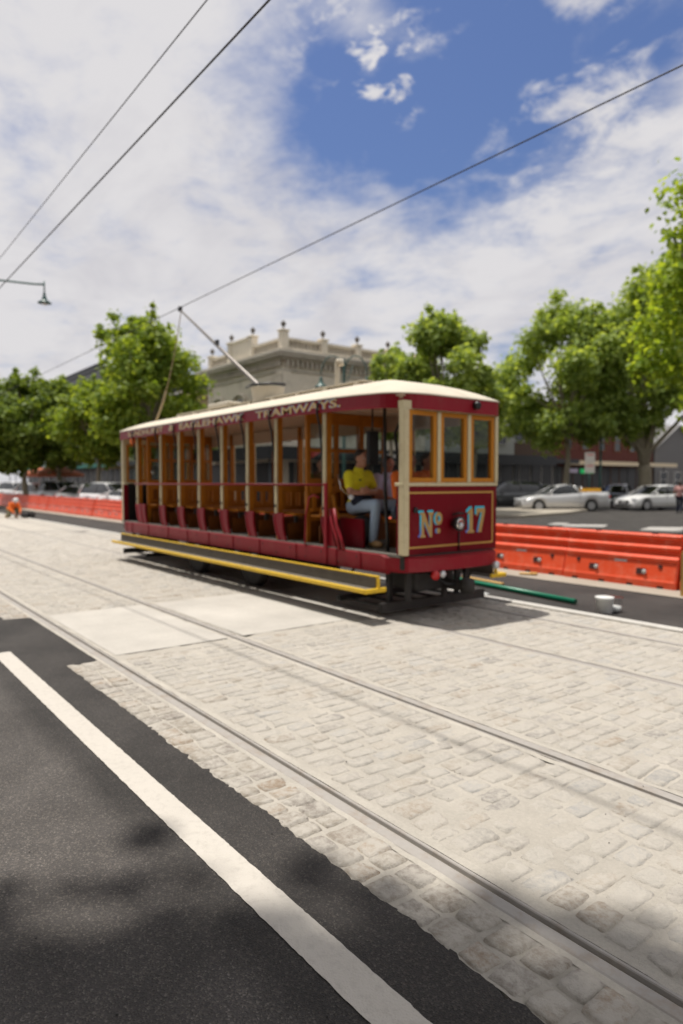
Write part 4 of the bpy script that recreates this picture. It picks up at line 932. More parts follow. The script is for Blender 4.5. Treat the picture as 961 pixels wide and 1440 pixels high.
    for xc in(xf,xr):
        for s in(-1,1):
            b=MB(); b.lathe([(.20,-.10),(.30,-.10),(wr,-.07),(wr,.07),(.30,.10),(.21,.10)],(xc,s*(hw-.12),wr),24,Matrix.Rotation(PI/2,4,'X')); w_=b.build('wheel',M_rub,t)
            b=MB(); M=Matrix.Rotation(PI/2,4,'X'); b.lathe([(.215,-.02),(.215,.02),(.19,.02),(.18,-.0)],(xc,s*(hw-.03),wr),24,M)
            for k in range(5):
                a=2*PI*k/5; b.tube([(xc,s*(hw-.035),wr),(xc+.2*math.cos(a),s*(hw-.035),wr+.2*math.sin(a))],.028,5)
            b.build('rim',M_alloy,w_)
    if kind=='ute':
        b=MB(); b.bx(-f+.12,-.80,-hw*.83,hw*.83,1.075,1.10,bev=.01); b.build('tray_cover',paint,t)
        b=MB(); b.tube([(-.85,-hw*.7,1.08),(-.95,-hw*.55,1.38),(-.95,hw*.55,1.38),(-.85,hw*.7,1.08)],.035,8); b.build('roll_bar',M_alloy,t)
    return t
UA=math.atan2(-RY,-RX)        # heading straight left across the view
p=g(790,39.2); car('parked_ute',(p.x,p.y,0),UA+R(4),'silver two door ute seen side on, parked by the traffic island','ute' and M_silver,5.05,1.86,1.50,'ute','ute')
# crate on the ute
q=g(829,39.2); cr=thing('crate',(q.x,q.y,1.102),UA,'small yellow crate on the tray cover of the silver ute','crate')
b=MB(); b.bx(-.55,.45,-.3,.3,0,.025); 
for a in ((-.55,-.53,-.3,.3),(.43,.45,-.3,.3),(-.528,.428,-.3,-.28),(-.528,.428,.28,.3)): b.bx(*a,.026,.20)
b.build('crate_shell',M_yelbox,cr)
p=g(921,40.5); car('parked_sedan',(p.x,p.y,0),UA+R(22),'white sedan facing left toward the tram, beside the big forked tree','sedan' and M_white,4.8,1.85,1.47,'sedan')
p=g(712,42); car('parked_car',(p.x,p.y,0),UA+R(15),'charcoal suv half hidden behind the right corner of the tram front',M_darkcar,4.5,1.85,1.7,'suv')
p=g(866,46); car('parked_car',(p.x,p.y,0),UA+R(60),'dark hatchback in the shade just behind the tail of the silver ute',M_darkcar,4.3,1.8,1.5,'hatch')
p=g(735,50); car('parked_car',(p.x,p.y,0),UA+R(5),'dark wagon deep in shade behind the bonnet of the silver ute',M_darkcar,4.6,1.8,1.5,'suv')
gl='pale cars queued behind the left barriers'
for (px,dep,k,h,pt,l) in [(136,35.5,'suv',1.62,M_white,'large white wagon, rightmost of the clear cars behind the left barriers'),(98,41.5,'sedan',1.45,M_silver,'silver sedan next left of the large white wagon behind the barriers'),
        (70,46,'suv',1.72,M_silver,'silver four wheel drive between the silver sedan and the pale hatch'),(36,50,'hatch',1.55,M_white,'white hatchback second from the left edge behind the barriers'),(10,56,'suv',1.65,M_white,'white wagon cut by the left edge of the photo'),
        (164,34.2,'sedan',1.25,M_white,'low white car partly hidden by the rear corner of the tram')]:
    p=g(px,dep); car('queued_car',(p.x,p.y+1.0,0),R(14),l,pt,4.6,1.82,h,k,'car',gl)
# ------------------------------------------------------------------ TREES
def crown(seed,cl,nleaf,size,name,m,parent,droop=.0):
    nleaf=int(nleaf*1.0); size*=.82
    r=np.random.RandomState(seed); C=np.array([c[:3] for c in cl]); Rr=np.array([c[3] for c in cl]); wgt=Rr**2; wgt=wgt/wgt.sum()
    idx=r.choice(len(cl),nleaf,p=wgt); d=r.randn(nleaf,3); d/=np.linalg.norm(d,axis=1)[:,None]
    rad=Rr[idx]*(r.rand(nleaf)**.5)*(1.12+.24*r.randn(nleaf)); d[:,2]*=.8
    P=C[idx]+d*rad[:,None]
    nrm=d*.6+r.randn(nleaf,3)*.5+np.array([0,0,.5]); nrm/=np.linalg.norm(nrm,axis=1)[:,None]
    a=np.cross(nrm,r.randn(nleaf,3)); a/=np.linalg.norm(a,axis=1)[:,None]; b=np.cross(nrm,a)
    s=size*(.6+.8*r.rand(nleaf))[:,None]
    # a lobed leaf spray: five-point outline folded along its midrib
    tpl=[(-.5,0,0),(-.18,.42,.10),(.08,.26,.05),(.28,.46,.10),(.55,0,-.05),(.28,-.46,.10),(.08,-.26,.05),(-.18,-.42,.10)]
    V=np.stack([P+a*s*x+b*s*y+nrm*s*z for x,y,z in tpl],1).reshape(-1,3)
    me=bpy.data.meshes.new(name); nf=nleaf; me.vertices.add(len(V)); me.vertices.foreach_set('co',V.astype(np.float32).ravel())
    k=len(tpl); me.loops.add(nf*k); me.loops.foreach_set('vertex_index',np.arange(nf*k,dtype=np.int32)); me.polygons.add(nf)
    me.polygons.foreach_set('loop_start',np.arange(0,nf*k,k,dtype=np.int32)); me.update(calc_edges=True); me.materials.append(m)
    o=bpy.data.objects.new(name,me); COL.objects.link(o); o.parent=parent; return o
def tree(loc,label,h,cr,base,seed,leafm,nleaf=15000,lsize=.24,trunk_r=.22,fork=None,shape=1.0,group=None,lean=(0,0),crs=1,ncl=84,squash=1.0,cat='tree',keep=None):
    r=random.Random(seed); t=thing('plane_tree',loc,0,label,cat,group)
    cz=(base+h)/2; hz=(h-base)/2; cl=[]
    while len(cl)<ncl:
        u=r.uniform(-1,1); a=r.uniform(0,2*PI); q=math.sqrt(max(0,1-u*u)); rr=r.uniform(.35,.86)
        z=cz+u*hz*.84; prof=q**.75 if u<0 else q*(1-.18*shape*u)
        x=math.cos(a)*prof*cr*rr*1.08+lean[0]*(u+.5); y=math.sin(a)*prof*cr*rr*squash+lean[1]*(u+.5)
        cr_=cr*r.uniform(.13,.30)*crs*(1 if abs(u)<.7 else .75)
        if keep and not keep(x,y,z,cr_): continue
        cl.append((x,y,z,cr_))
    for i in range(ncl//2):   # small outer sprays break the outline
        c=r.choice(cl); v=Vector((c[0],c[1],c[2]-cz)); v=v.normalized() if v.length>0 else Vector((0,0,1))
        c2=(c[0]+v.x*c[3]*1.0,c[1]+v.y*c[3]*1.0,c[2]+v.z*c[3]*1.1+.15,c[3]*r.uniform(.3,.55))
        if keep and not keep(*c2[:3]): continue
        cl.append(c2)
    crown(seed,cl,nleaf,lsize,'crown',leafm,t)
    b=MB(); top=base+ (h-base)*.25; n=9
    pts=[(lean[0]*.1*i/n+.06*math.sin(seed+i),.05*math.cos(seed*2+i),top*i/n) for i in range(n+1)]
    if fork: 
        fz=fork; kk=[p for p in pts if p[2]<=fz]+[(0,0,fz)]
        b.tube(kk,[trunk_r*(1.35-.35*min(1,j/2)) for j in range(len(kk))],12)
        for a,rr_ in ((0.2,.72),(3.3,.66),(1.9,.5)):
            L1=[(0,0,fz-.15)]
            for j in range(1,6): L1.append((math.cos(a)*RX*.0+RX*math.cos(a)*.42*j*.9,RY*math.cos(a)*.42*j*.9+.1*math.sin(a)*j,fz+j*(h-fz)*.14))
            b.tube(L1,[trunk_r*rr_*(1-.12*j) for j in range(6)],10)
    else: b.tube(pts,[trunk_r*(1.3 if j==0 else 1.0)*(1-.055*j) for j in range(n+1)],12)
    b.build('trunk',M_bark,t)
    b=MB(); src=Vector(pts[-2] if not fork else (0,0,fork+.6))
    for c in r.sample(cl,min(len(cl),26 if not fork else 12)):
        e=Vector(c[:3]); m_=src.lerp(e,.5)+Vector((r.uniform(-.2,.2),r.uniform(-.2,.2),.25)); 
        s0=Vector((src.x,src.y,src.z*r.uniform(.8,1.0))) if not fork else src
        b.tube([s0,m_,e],[trunk_r*.38,trunk_r*.22,.02],6,cap=False)
    b.build('limb',M_bark,t); return t
def at(px,dep): p=g(px,dep); return (p.x,p.y,0)
tree(at(208,40),'tall bright green plane tree standing behind the rear end of the tram roof',11.6,3.7,2.7,3,M_leafA,20000,.27,.24,shape=1.6)
tree(at(140,43),'lower green tree filling the gap left of the tall tree behind the tram rear',8.2,2.8,2.4,31,M_leafA,9000,.27,.18)
tree(at(84,50),'round green street tree above the orange umbrellas',9.3,3.4,2.5,5,M_leafD,14000,.29,.22,group=None)
tree(at(36,47),'broad green street tree second from the left edge of the photo',9.0,3.4,2.2,6,M_leafD,15000,.29,.22)
tree(at(-12,46),'green street tree cut by the left edge of the photo',8.9,3.6,2.0,7,M_leafD,13000,.29,.22)
tree(at(245,46),'darker tree behind the tall bright tree, next to the ornate building',7.4,3.0,2.8,37,M_leafD,9000,.27,.2)
tree(at(620,35),'light green tree rising behind the front of the tram roof',10.6,2.75,3.4,8,M_leafB,17000,.25,.22,shape=2.4,lean=(.1,0))
tree(at(549,37),'smaller pointed tree at the right end of the ornate building',9.3,1.75,3.6,9,M_leafB,8000,.25,.16,shape=2)
tree(at(667,36),'low tree at the right shoulder of the tree behind the tram front',7.6,1.9,3.4,19,M_leafB,8000,.25,.16)
tree(at(797,47),'grey green plane tree with a slim straight trunk behind the silver ute',14.0,5.0,3.5,110,M_leafB,24000,.31,.23,shape=.9)
tree(at(905,46),'large forked plane tree rising behind the white sedan',16.8,5.2,4.1,12,M_leafB,30000,.31,.42,fork=2.7,lean=(1.0,.8))
tree(at(1070,21),'near plane tree reaching in from the right edge with leafy branches',14.8,3.9,1.9,14,M_leafC,23000,.21,.3,shape=1.6)
# street tree overhead, behind the camera: its shade falls on the foreground asphalt
TS=Vector((VX,VY,0)); 
def shade_keep(x,y,z,r=.7):
    X,Y=x+SHL[0],y+SHL[1]; gx,gy=X+.25*z,Y+.07*z; dep=gx*VX+gy*VY; rt=gx*RX+gy*RY
    if X*VX+Y*VY>z*.95-.4: return False
    lim=2.18+.12*math.sin(rt*3.1+1)+.06*math.sin(rt*7.3)+(1.35 if rt<-1.5 else 0)-(.15 if rt>.35 else 0)-(.15 if rt>1.1 else 0)
    return dep+1.15*r<lim+.50 and (rt>-1.6 or rt+1.1*r<-1.6 or dep+r<2.6)
SHL=(-2.0,-4.0,0)
tree(SHL,'street tree whose crown hangs over the footpath just behind the photographer',16.5,7.3,9.0,15,M_leafC,130000,.34,.3,keep=shade_keep,crs=.55,ncl=800,squash=1.0)
# ------------------------------------------------------------------ BUILDINGS
def facade(name,loc,rz,label,cat='building'): return thing(name,loc,rz,label,cat)
# local frame: x along the facade, facing -y, z up
def window(parent,x,z,w_,h,y=0,frame=M_wwall,gl_=M_win,mull=True,dep=.09,name='window'):
    b=MB(); f=.07
    for q in ((x-w_/2,x+w_/2,z,z+f),(x-w_/2,x+w_/2,z+h-f,z+h),(x-w_/2,x-w_/2+f,z+f,z+h-f),(x+w_/2-f,x+w_/2,z+f,z+h-f)): b.bx(q[0],q[1],y-dep,y+.02,q[2],q[3])
    if mull: b.bx(x-w_/2+f,x+w_/2-f,y-dep+.02,y+.02,z+h*.5-.03,z+h*.5+.03)
    o=b.build(name,frame,parent); b=MB(); b.bx(x-w_/2+f,x+w_/2-f,y-.03,y+.01,z+f,z+h-f); b.build('pane',gl_,o); return o
# ornate two storey corner building
BX,BY=-35.5,22.7   # its street corner
vb=facade('ornate_building',(BX,BY,0),0,'ornate rendered corner building with balustraded parapet and urns behind the tram')
LF,LR=9.9,12.0
b=MB(); b.bx(-LF,0,0,LR,0,9.25); b.build('wall',M_render,vb)
def run(prof,z,side):     # a moulding running round the street faces; prof=(out,height)
    b=MB()
    for (o_,z0,z1) in prof:
        b.bx(-LF-o_,o_,-o_,-.003,z0,z1); b.bx(.003,o_,-.002,LR,z0,z1); b.bx(-LF-o_,-LF-.003,-.002,LR,z0,z1)
    return b
run([(.10,8.45,8.58),(.32,9.10,9.249),(.62,9.252,9.42),(.74,9.425,9.60),(.5,9.603,9.72)],0,0).build('cornice',M_rendg,vb)
for i in range(28): x=-LF+.2+i*.355; b=MB(); b.bx(x-.07,x+.07,-.30,-.104,8.75,9.098); b.build('cornice_bracket',M_rendg,vb)
for i in range(34): y=.2+i*.355; b=MB(); b.bx(.104,.30,y-.07,y+.07,8.75,9.098); b.build('cornice_bracket',M_rendg,vb)
b=MB()
for z0,z1 in ((9.722,9.92),(10.36,10.52)):
    b.bx(-LF,.0,.02,.28,z0,z1); b.bx(-.28,-.0,.282,LR,z0,z1)
b.build('parapet_rail',M_render,vb)
b=MB()
pp=[(.05,0),(.09,.08),(.045,.22),(.07,.34),(.05,.44)]
for i in range(34): b.lathe([(r_,9.92+z) for r_,z in pp],(-LF+.3+i*.285,.15,0),7)
for i in range(40): b.lathe([(r_,9.92+z) for r_,z in pp],(-.14,.5+i*.285,0),7)
b.build('balustrade',M_rendg,vb)
b=MB(); b.bx(-LF+.3,-.3,.32,.36,9.7,10.4); b.bx(-.36,-.32,.3,LR,9.7,10.4); b.build('parapet_backing',M_rendg,vb)
def ped(x,y,hz,urn=True):
    b=MB(); b.bx(x-.24,x+.24,y-.24,y+.24,9.724,hz,bev=.03); b.bx(x-.30,x+.30,y-.30,y+.30,hz+.001,hz+.12,bev=.03); p=b.build('pedestal',M_render,vb)
    if urn:
        b=MB(); b.lathe([(.12,.12),(.10,.18),(.05,.26),(.06,.32),(.19,.48),(.24,.62),(.25,.70),(.19,.74),(.11,.79),(.06,.88),(.001,.93)],(x,y,hz),14); b.v=[(x+(v[0]-x)*.66,y+(v[1]-y)*.66,hz+(v[2]-hz)*.76) for v in b.v]; b.build('urn',M_urn,p)
ped(-.12,.12,10.85)
for x,hz in ((-3.85,11.1),(-6.75,11.1),(-LF+.25,10.6)): ped(x,.15,hz)
for y in (3.1,5.9,8.6,11.5): ped(-.13,y,10.62)
b=MB(); b.bx(-6.5,-4.1,.0,.30,9.724,11.0,bev=.02); b.bx(-6.5,-4.1,-.08,.36,11.001,11.2,bev=.03); b.build('name_panel',M_render,vb)
# pilasters, windows with hoods
for (x0,x1,y0,y1) in ((-.55,.06,-.08,-.003),(.003,.08,-.08,.55),(-LF-.02,-LF+.5,-.08,-.003),(.003,.08,LR-.5,LR)):
    b=MB(); b.bx(x0,x1,y0,y1,4.2,8.2); b.bx(x0-.0,x1+.0,y0-.04 if y0<0 and x1-x0>.3 else y0,y1,8.202,8.448); b.build('pilaster',M_render,vb)
def arched(M,wx):
    # window with a curved hood; M maps local facade coords to building frame
    def fn(a,c,h): return tuple(M@Vector((a,c,h)))
    b=MB(); b.prism([(wx-.62,5.0),(wx+.62,5.0),(wx+.62,6.9)]+[(wx+.62*math.cos(R(k)),6.9+.42*math.sin(R(k))) for k in range(15,180,15)]+[(wx-.62,6.9)],lambda a,c,h:fn(a,-h,c),.06)
    f=b.build('window',M_rendg,vb)
    b=MB(); b.prism([(wx-.48,5.1),(wx+.48,5.1),(wx+.48,6.9)]+[(wx+.48*math.cos(R(k)),6.9+.30*math.sin(R(k))) for k in range(15,180,15)]+[(wx-.48,6.9)],lambda a,c,h:fn(a,-.062-h,c),.01); b.build('pane',M_win,f)
    b=MB(); n=13
    pts=[fn(wx+.82*math.cos(R(180-15*k)),-.12,7.0+.52*math.sin(R(15*k))) for k in range(n)]; b.tube(pts,.10,6)
    for s in(-1,1): c=fn(wx+s*.82,-.1,6.75); b.box(c,(.22,.22,.4))
    b.build('hood',M_render,f); b=MB(); c=fn(wx,-.08,4.86); b.box(c,(1.5 if M[0][0]>.5 else .25,.25 if M[0][0]>.5 else 1.5,.16)); b.build('sill',M_render,f)
for x in (-8.3,-5.3,-2.2): arched(Matrix.Identity(4),x)
MR=Matrix.Rotation(PI/2,4,'Z')
for y in (2.0,4.9,7.8,10.6): arched(MR,y)
# verandah round the corner
b=MB(); b.bx(-LF,2.7,-2.7,-2.6,2.95,3.70); b.bx(2.6,2.7,-2.598,LR+12,2.95,3.70); b.bx(-LF,2.598,-2.598,-.11,3.60,3.69); b.bx(.11,2.598,-.108,LR+12,3.60,3.69); aw=b.build('verandah',M_awn,vb)
for x,y in [(-9,-2.5),(-6,-2.5),(-3,-2.5),(0,-2.5),(2.5,-2.5),(2.5,1),(2.5,4.5),(2.5,8),(2.5,11.5),(2.5,15),(2.5,19)]:
    b=MB(); b.lathe([(.09,.13),(.07,.3),(.055,.5),(.055,2.95)],(x,y,0),10); b.build('verandah_post',M_awn,aw)
b=MB(); 
for k in range(13): b.bx(2.702,2.712,5.1+k*.17,5.1+k*.17+.11,3.22,3.42)
b.build('awning_lettering',M_wwall,aw)
b=MB(); b.prism([(0,3.05),(1.1,3.62),(0,3.62)],lambda a,c,h:(2.702+h,.2+a,c),.012); b.build('awning_emblem',M_redsign,aw)
b=MB(); b.bx(-LF+.3,-.4,-.02,-.004,.3,2.9); b.bx(.004,.02,.4,LR-.3,.3,2.9); b.build('shopfront',M_shop,vb)
rs=random.Random(2)
for k in range(9):
    y=.8+k*1.25; b=MB(); b.bx(.022,.05,y,y+.06,.3,2.9); b.build('shopfront_mullion',M_rendg,vb)
def shop(label,loc,rz,W_,Hh,D,wall,awc,awz=3.1,nwin=3,wz=5.0,wh=1.7,win=M_win,para=None,frame=M_wwall,awd=2.6,mull=True):
    t=facade('shop_building',loc,rz,label)
    b=MB(); b.bx(0,W_,0,D,0,Hh); b.build('wall',wall,t)
    b=MB(); b.bx(-.02,W_+.02,-.16,-.003,Hh-.35,Hh-.1); b.bx(-.05,W_+.05,-.25,.3,Hh+.002,Hh+.18); b.build('cornice',para or wall,t)
    for i in range(nwin): window(t,W_*(i+.5)/nwin,wz,min(1.3,W_/nwin*.55),wh,frame=frame,gl_=win,mull=mull)
    b=MB(); b.bx(.1,W_-.1,-.03,-.004,.3,awz-.1); sf=b.build('shopfront',M_shop,t)
    k=max(2,int(W_/1.6))
    for i in range(k+1):
        b=MB(); x=.15+(W_-.3)*i/k; b.bx(x-.04,x+.04,-.06,-.032,.3,awz-.1); b.build('shopfront_mullion',frame,sf)
    if awc:
        b=MB(); b.bx(0,W_,-awd,-.004,awz+.25,awz+.33); b.bx(0,W_,-awd-.06,-awd-.002,awz,awz+.38); b.build('awning',awc,t)
        for i in range(int(W_/3.5)+1):
            b=MB(); b.lathe([(.07,0),(.05,.3),(.05,awz+.2)],(.2+i*3.4,-awd+.15,.13),8); b.build('awning_post',M_awn,t)
    return t
# along the street, left of the ornate building (facing the tram tracks)
shop('narrow tan shop with a tall dark window beside the tall tree',(-50.2,22.9,0),0,4.6,8.2,10,M_tan,M_awn,3.0,2,4.6,2.6)
shop('white shop with a pinkish balcony level seen past the rear of the tram',(-45.5,22.9,0),0,.01+0,1,1,M_wwall,None) if False else None
shop('off white two storey shop with a black awning left of the tan shop',(-58.5,22.9,0),0,8.1,8.6,10,M_wwall,M_awn,3.0,3)
shop('teal fronted shop behind the street trees at the left',(-70,22.9,0),0,11.2,7.0,10,M_tan,M_tshop,3.0,4)
shop('dark brown flat topped building rising above the left trees',(-84,23.2,0),0,13.4,13.6,12,M_shop,M_awn,3.0,4,6.0,2.0)
shop('pale rendered shop at the far left of the street',(-100,22.9,0),0,15.6,8.0,10,M_pwall,M_tshop,3.0,5)
# cross street facades, facing right: beyond the ornate building
shop('pale blue grey building with plain upper windows behind the tram front',(-35.5,34.8,0),PI/2,10.0,7.2,12,M_pwall,None,3.3,3,4.6,1.9)
shop('brown two storey shop with an orange parapet strip right of the tram front',(-36.5,45.0,0),PI/2,6.4,7.6,12,M_brown,M_awn,3.2,2,para=M_tan)
rb_=shop('long dark red brick building with a cream edged awning behind the silver ute',(-38,51.6,0),PI/2,19.6,8.8,12,M_brick,M_creamf,3.2,7,4.7,1.9,frame=M_dwood)
b=MB(); b.bx(2.8,4.7,-2.35,-2.25,2.45,2.85); b.build('lit_sign',M_green,rb_)
b=MB(); b.bx(1.1,2.3,-2.35,-2.25,2.5,2.85); b.build('hanging_sign',M_lil,rb_)
sd=facade('gabled_shed',(-38,71.6,0),PI/2,'grey corrugated building with a gabled roof at the far right')
b=MB(); b.prism([(0,0),(10,0),(10,5.2),(5,7.8),(0,5.2)],lambda a,c,h:(a,h,c),14); b.build('wall',M_grey,sd)
b=MB(); b.prism([(-.3,5.1),(5,7.86),(10.3,5.1),(10.3,5.28),(5,8.06),(-.3,5.28)],lambda a,c,h:(a,h-.3,c),14.6); b.build('roof',M_grey,sd)
for i in range(3): window(sd,1.9+i*3.1,1.0,1.6,1.8)
shop('distant shop closing the cross street at the right edge',(-36,82.5,0),PI/2,22,5.2,10,M_tan,M_awn,3.0,5,3.6,1.0)
shop('low plain shop across the intersection beyond the right edge',(0,72,0),0,26,6.5,10,M_pwall,M_awn,3.0,6,4.3,1.4)
# white balcony between ornate building and tan shop
bl=shop('white balconied shop between the tan shop and the ornate building',(-45.45,23.1,0),0,.01,1,1,M_wwall,None) if False else None
# umbrellas
def umbrella(loc,label):
    t=thing('market_umbrella',loc,0,label,'umbrella','salmon market umbrellas outside the shops')
    b=MB(); b.tube([(0,0,0),(0,0,2.55)],.03,8); b.lathe([(.28,0),(.28,.06),(.05,.08)],(0,0,0),14); b.build('pole',M_wwall,t)
    b=MB(); vs=[(0,0,2.7)]+[(1.5*math.cos(PI*k/4),1.5*math.sin(PI*k/4),2.15) for k in range(8)]+[(1.5*math.cos(PI*k/4),1.5*math.sin(PI*k/4),1.95) for k in range(8)]
    b.add(vs,[(0,1+k,1+(k+1)%8) for k in range(8)]+[(1+k,9+k,9+(k+1)%8,1+(k+1)%8) for k in range(8)]); b.build('canopy',M_umb,t)
for px,dp,l in ((57,54,'leftmost salmon market umbrella'),(71,51,'middle salmon market umbrella'),(91,52,'rightmost salmon market umbrella')):
    p=g(px,dp); umbrella((p.x,p.y,.13),l+' under the street trees at the left')
# ------------------------------------------------------------------ LAMPS, SIGN, WIRES
def bell(b,c,s=1):
    b.lathe([(.05,.42),(.07,.36),(.05,.30),(.09,.24),(.12,.12),(.26,.02),(.30,-.02),(.29,-.03),(.24,0),(.10,.08),(.001,.09)],c,18,Matrix.Diagonal((s,s,s,1)))
def arc_lamp(loc,label,hgt,arms,rz):
    t=thing('street_lamp',loc,rz,label,'street lamp')
    b=MB(); b.lathe([(.16,0),(.16,.5),(.09,.7),(.07,1.2),(.055,hgt-.5),(.045,hgt),(.001,hgt+.15)],(0,0,0),12); b.build('lamp_post',M_teal,t)
    for s in arms:
        b=MB(); pts=[(s*(.0+.45*(1-math.cos(R(a)))),0,hgt-.5+.75*math.sin(R(a))) for a in range(0,181,15)]; b.tube(pts,.025,7); b.tube([(0,0,hgt-1.1),(s*.35,0,hgt-.1)],.015,6); b.build('lamp_arm',M_teal,t)
        b=MB(); bell(b,(s*.9,0,hgt-.95),.9); sh=b.build('lamp_shade',M_teal,t)
        b=MB(); ell_(b,(s*.9,0,hgt-.93),(.13,.13,.10)); b.build('lamp_globe',M_lampg,sh)
    return t
p=g(484,27); arc_lamp((p.x,p.y,.0),'teal street lamp with two arched arms behind the tram roof, before the ornate building',6.35,(-1,1),math.atan2(RY,RX))
p=g(844,46); lt_=thing('street_lamp',(p.x,p.y,0),0,'dark street lamp with a pale globe standing right of the parking sign','street lamp')
b=MB(); b.lathe([(.18,0),(.17,.6),(.1,.8),(.08,1.3),(.06,4.7)],(0,0,0),12); b.build('lamp_post',M_teal,lt_)
b=MB(); ell_(b,(0,0,5.05),(.34,.34,.38)); b.build('lamp_globe',M_lampg,lt_)
b=MB(); b.lathe([(.1,4.68),(.2,4.74),(.16,4.8)],(0,0,0),12); b.lathe([(.2,5.38),(.06,5.48),(.001,5.6)],(0,0,0),12); b.build('lamp_cap',M_teal,lt_)
# bracket lamp hanging over the street at the left edge
p=g(68,24); q=g(-150,24); zl=1.65+ (678-404)*24/960
t_=thing('street_lamp',(q.x,q.y,0),0,'green bell lamp hanging from a long arm that enters at the upper left','street lamp')
b=MB(); b.lathe([(.16,0),(.15,.6),(.09,.8),(.07,zl+1.2)],(0,0,0),12); b.build('lamp_post',M_teal,t_)
e=p-q; b=MB(); b.tube([(0,0,zl+.55),(e.x*.5,e.y*.5,zl+.28),(e.x*.93,e.y*.93,zl+.02),(e.x,e.y,zl)],.035,7); b.tube([(0,0,zl+1.1),(e.x*.55,e.y*.55,zl+.27)],.012,6); b.tube([(e.x,e.y,zl+.12),(e.x,e.y,zl-.3)],.025,7); b.build('lamp_arm',M_teal,t_)
b=MB(); bell(b,(e.x,e.y,zl-.62),.78); sh=b.build('lamp_shade',M_teal,t_); b=MB(); ell_(b,(e.x,e.y,zl-.64),(.09,.09,.08)); b.build('lamp_globe',M_lampg,sh)
# parking sign
p=g(829,41); sg_=thing('parking_sign',(p.x,p.y,0),math.atan2(RY,RX),'white two part parking sign on a dark post above the silver ute tail','sign')
b=MB(); b.tube([(0,.04,0),(0,.04,3.45)],.035,8); b.build('sign_post',M_teal,sg_)
for z0,z1 in ((2.2,2.76),(2.80,3.42)):
    b=MB(); b.bx(-.30,.30,-.012,.0,z0,z1,bev=.003); o=b.build('sign_plate',M_wwall,sg_)
    b=MB(); b.bx(-.2,.2,-.016,-.0125,z1-.16,z1-.10); b.build('sign_stripe',M_redsign,o)
# overhead wires
def wire(name,pts,r,label,cat='wire',ex=None):
    b=MB(); b.tube(pts,r,6); return tag(b.build(name,M_wire),label,cat)
def cat_pts(x0,x1,y0,y1,z0,z1,sagv,n=60): return [(x0+(x1-x0)*i/n,y0+(y1-y0)*i/n,z0+(z1-z0)*i/n-sagv*4*(i/n)*(1-i/n)) for i in range(n+1)]
wire('trolley_wire',cat_pts(40,-130,6.21,6.21,5.36,5.36,.0),.0085,'overhead trolley wire that the tram pole touches, rising to the right edge')
wire('trolley_wire',cat_pts(40,-130,2.80,2.80,5.27,5.33,0),.0085,'darker overhead trolley wire above the empty near track at the upper left')
wire('feeder_wire',cat_pts(40,-130,2.62,3.1,5.72,5.9,0),.0055,'thin twisted feeder wire, uppermost at the top left')
# ------------------------------------------------------------------ SMALL THINGS ON THE ROAD
def tpoint(px,d): return tt(px,d)
a_=tt(668,8.55); c_=tt(812,8.05)
gp=thing('plastic_pipe',(-c_,8.05,0),0,'long green plastic pipe lying on the asphalt beside the tram front','pipe')
v=Vector((-a_-1.6+c_,.5,0)); b=MB(); b.tube([(0,0,.045),(v.x*.5,v.y*.5,.047),(v.x,v.y,.05)],.036,12); b.build('pipe_wall',M_gpipe,gp)
b=MB(); b.tube([(.001,0,.045),(-.004,0,.045)],.028,12); b.build('pipe_bore_shade',M_black,gp)  # black disc paints the shaded inside onto the closed pipe end
t0=tt(717,8.6); p0=Vector((-t0,8.45,0)); tb=thing('timber_batten',p0,R(172),'short yellow timber batten beside the green pipe','timber')
b=MB(); b.bx(-.0,.95,-.04,.04,.004,.075,bev=.004); b.build('batten_length',M_timber,tb); b=MB(); b.bx(-.004,-.0005,-.036,.036,.008,.071); b.build('cut_end',M_dwood,tb)
for (px,d,l,w_,a) in ((640,7.75,.7,.22,4),(668,7.72,.45,.2,-6)):
    t0=tt(px,d); o=thing('paper_sheet',(-t0,d,.004),R(a),'pale sheet lying on the ground under the tram bumper, '+('left one' if px==640 else 'right one'),'sheet')
    b=MB(); vs=[(l*(i/8-.5),w_*(k/3-.5),.004+.012*math.sin(i*1.3+k)**2) for i in range(9) for k in range(4)]; vs2=[(x,y,z-.002) for x,y,z in vs]
    b.add(vs,[(i*4+k,i*4+k+1,i*4+5+k,i*4+4+k) for i in range(8) for k in range(3)],True); b.build('sheet_surface',M_wplast,o)
t0=tt(853,7.85); tub=thing('plastic_tub',(-t0,7.85,.002),.3,'white plastic tub standing on the asphalt near the kerb','tub')
b=MB(); b.lathe([(.085,0),(.095,.01),(.105,.17),(.112,.172),(.112,.19),(.10,.19),(.095,.03),(.001,.028)],(0,0,0),24); b.build('tub_wall',M_wplast,tub)
b=MB(); b.lathe([(.106,.178),(.116,.181),(.116,.200),(.106,.204),(.001,.204)],(0,0,0),24); b.build('lid',M_wplast,tub)
t0=tt(866,8.02); tb2=thing('plastic_tub',(-t0,8.02,.002),.3,'translucent clear container just behind the white tub','tub')
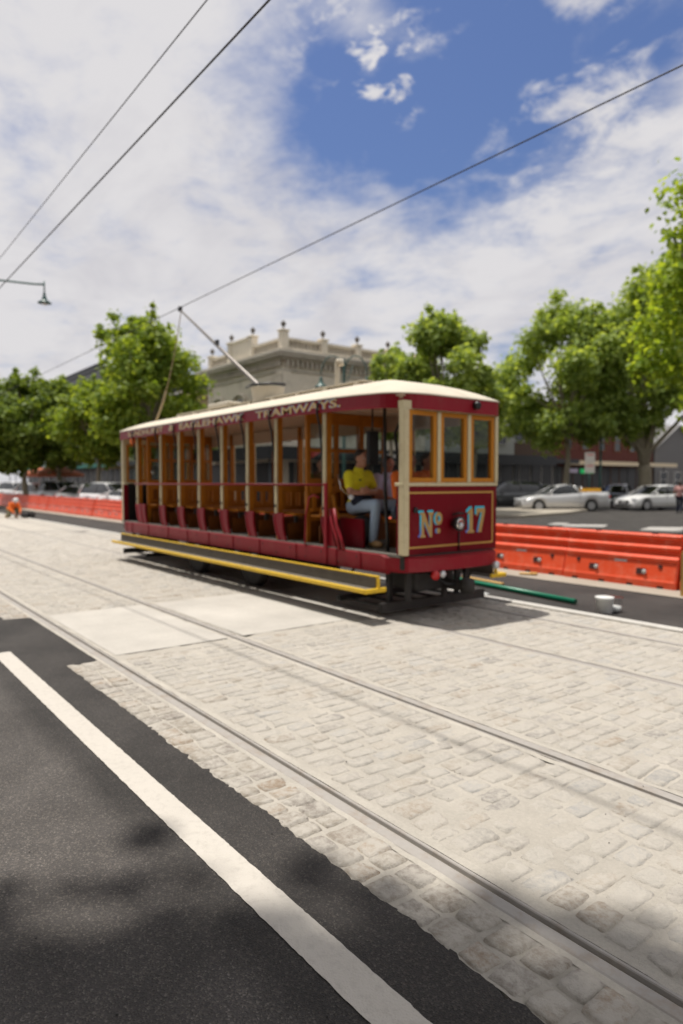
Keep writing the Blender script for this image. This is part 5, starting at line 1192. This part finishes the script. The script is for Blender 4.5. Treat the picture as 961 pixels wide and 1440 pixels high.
b=MB(); b.lathe([(.10,0),(.105,.01),(.115,.17),(.12,.19)],(0,0,0),20); b.build('tub_wall',M_clear,tb2)
b=MB(); b.lathe([(.09,.012),(.095,.07),(.001,.072)],(0,0,0),16); b.build('tub_contents',M_wplast,tb2)
t0=tt(957,9.7); st_=thing('timber_stake',(-t0,9.85,.0),0,'brown timber stake upright at the right edge beside the orange barrier','stake')
b=MB(); b.bx(-.03,.03,-.03,.03,0,.62); b.build('stake_shaft',M_timber,st_); b=MB(); b.box((0,0,.64),(.05,.05,.04)); b.build('stake_tip',M_timber,st_)
t0=tt(742,9.9); pb=thing('cardboard_piece',(-t0,9.95,.02),.5,'flat scrap of yellow card lying in the gutter before the barriers','scrap')
b=MB(); b.box((0,0,.012),(.30,.14,.012)); b.box((.09,.03,.026),(.12,.10,.014),rz=.4); b.build('card_layer',M_timber,pb)
# small stones and chips in the foreground
rs=random.Random(9); b=MB()
for i in range(70):
    t=rs.uniform(-3,5); d=rs.uniform(.2,6); s=rs.uniform(.002,.006)
    b.lathe([(s*.5,0),(s,s*.4),(s*.6,s*.9),(s*.1,s)],(-t,d,.007),5,Matrix.Rotation(rs.uniform(0,6),4,'Z'))
tag(b.build('gravel_chips',M_iron),'loose dark chips of gravel scattered over the setts and asphalt','gravel',kind='stuff')

# street trees and shops further along to the right, past the frame
for src,px,dep,rz,l in (('plane_tree',1500,24,1,'bright street tree past the right edge, nearest to the barriers'),('plane_tree.006',1900,24,2,'grey green street tree furthest past the right edge'),('plane_tree.009',1330,34,3,'tall street tree past the right edge beside the shops')):
    o=copy_tree(bpy.data.objects[src]); o.location=at(px,dep); o.rotation_euler=(0,0,rz); o['label']=l
shop('long rendered shop row past the right edge of the street',(2,30,0),0,46,8.5,10,M_pwall,M_awn,3.1,12)
shop('tan shop row on the footpath behind the photographer',(-30,-13,0),PI,0.01,1,1,M_tan,None) if False else None
shop('brick shop row across the footpath behind the photographer',(34,-10,0),PI,60,8.5,10,M_brick,M_awn,3.1,14)
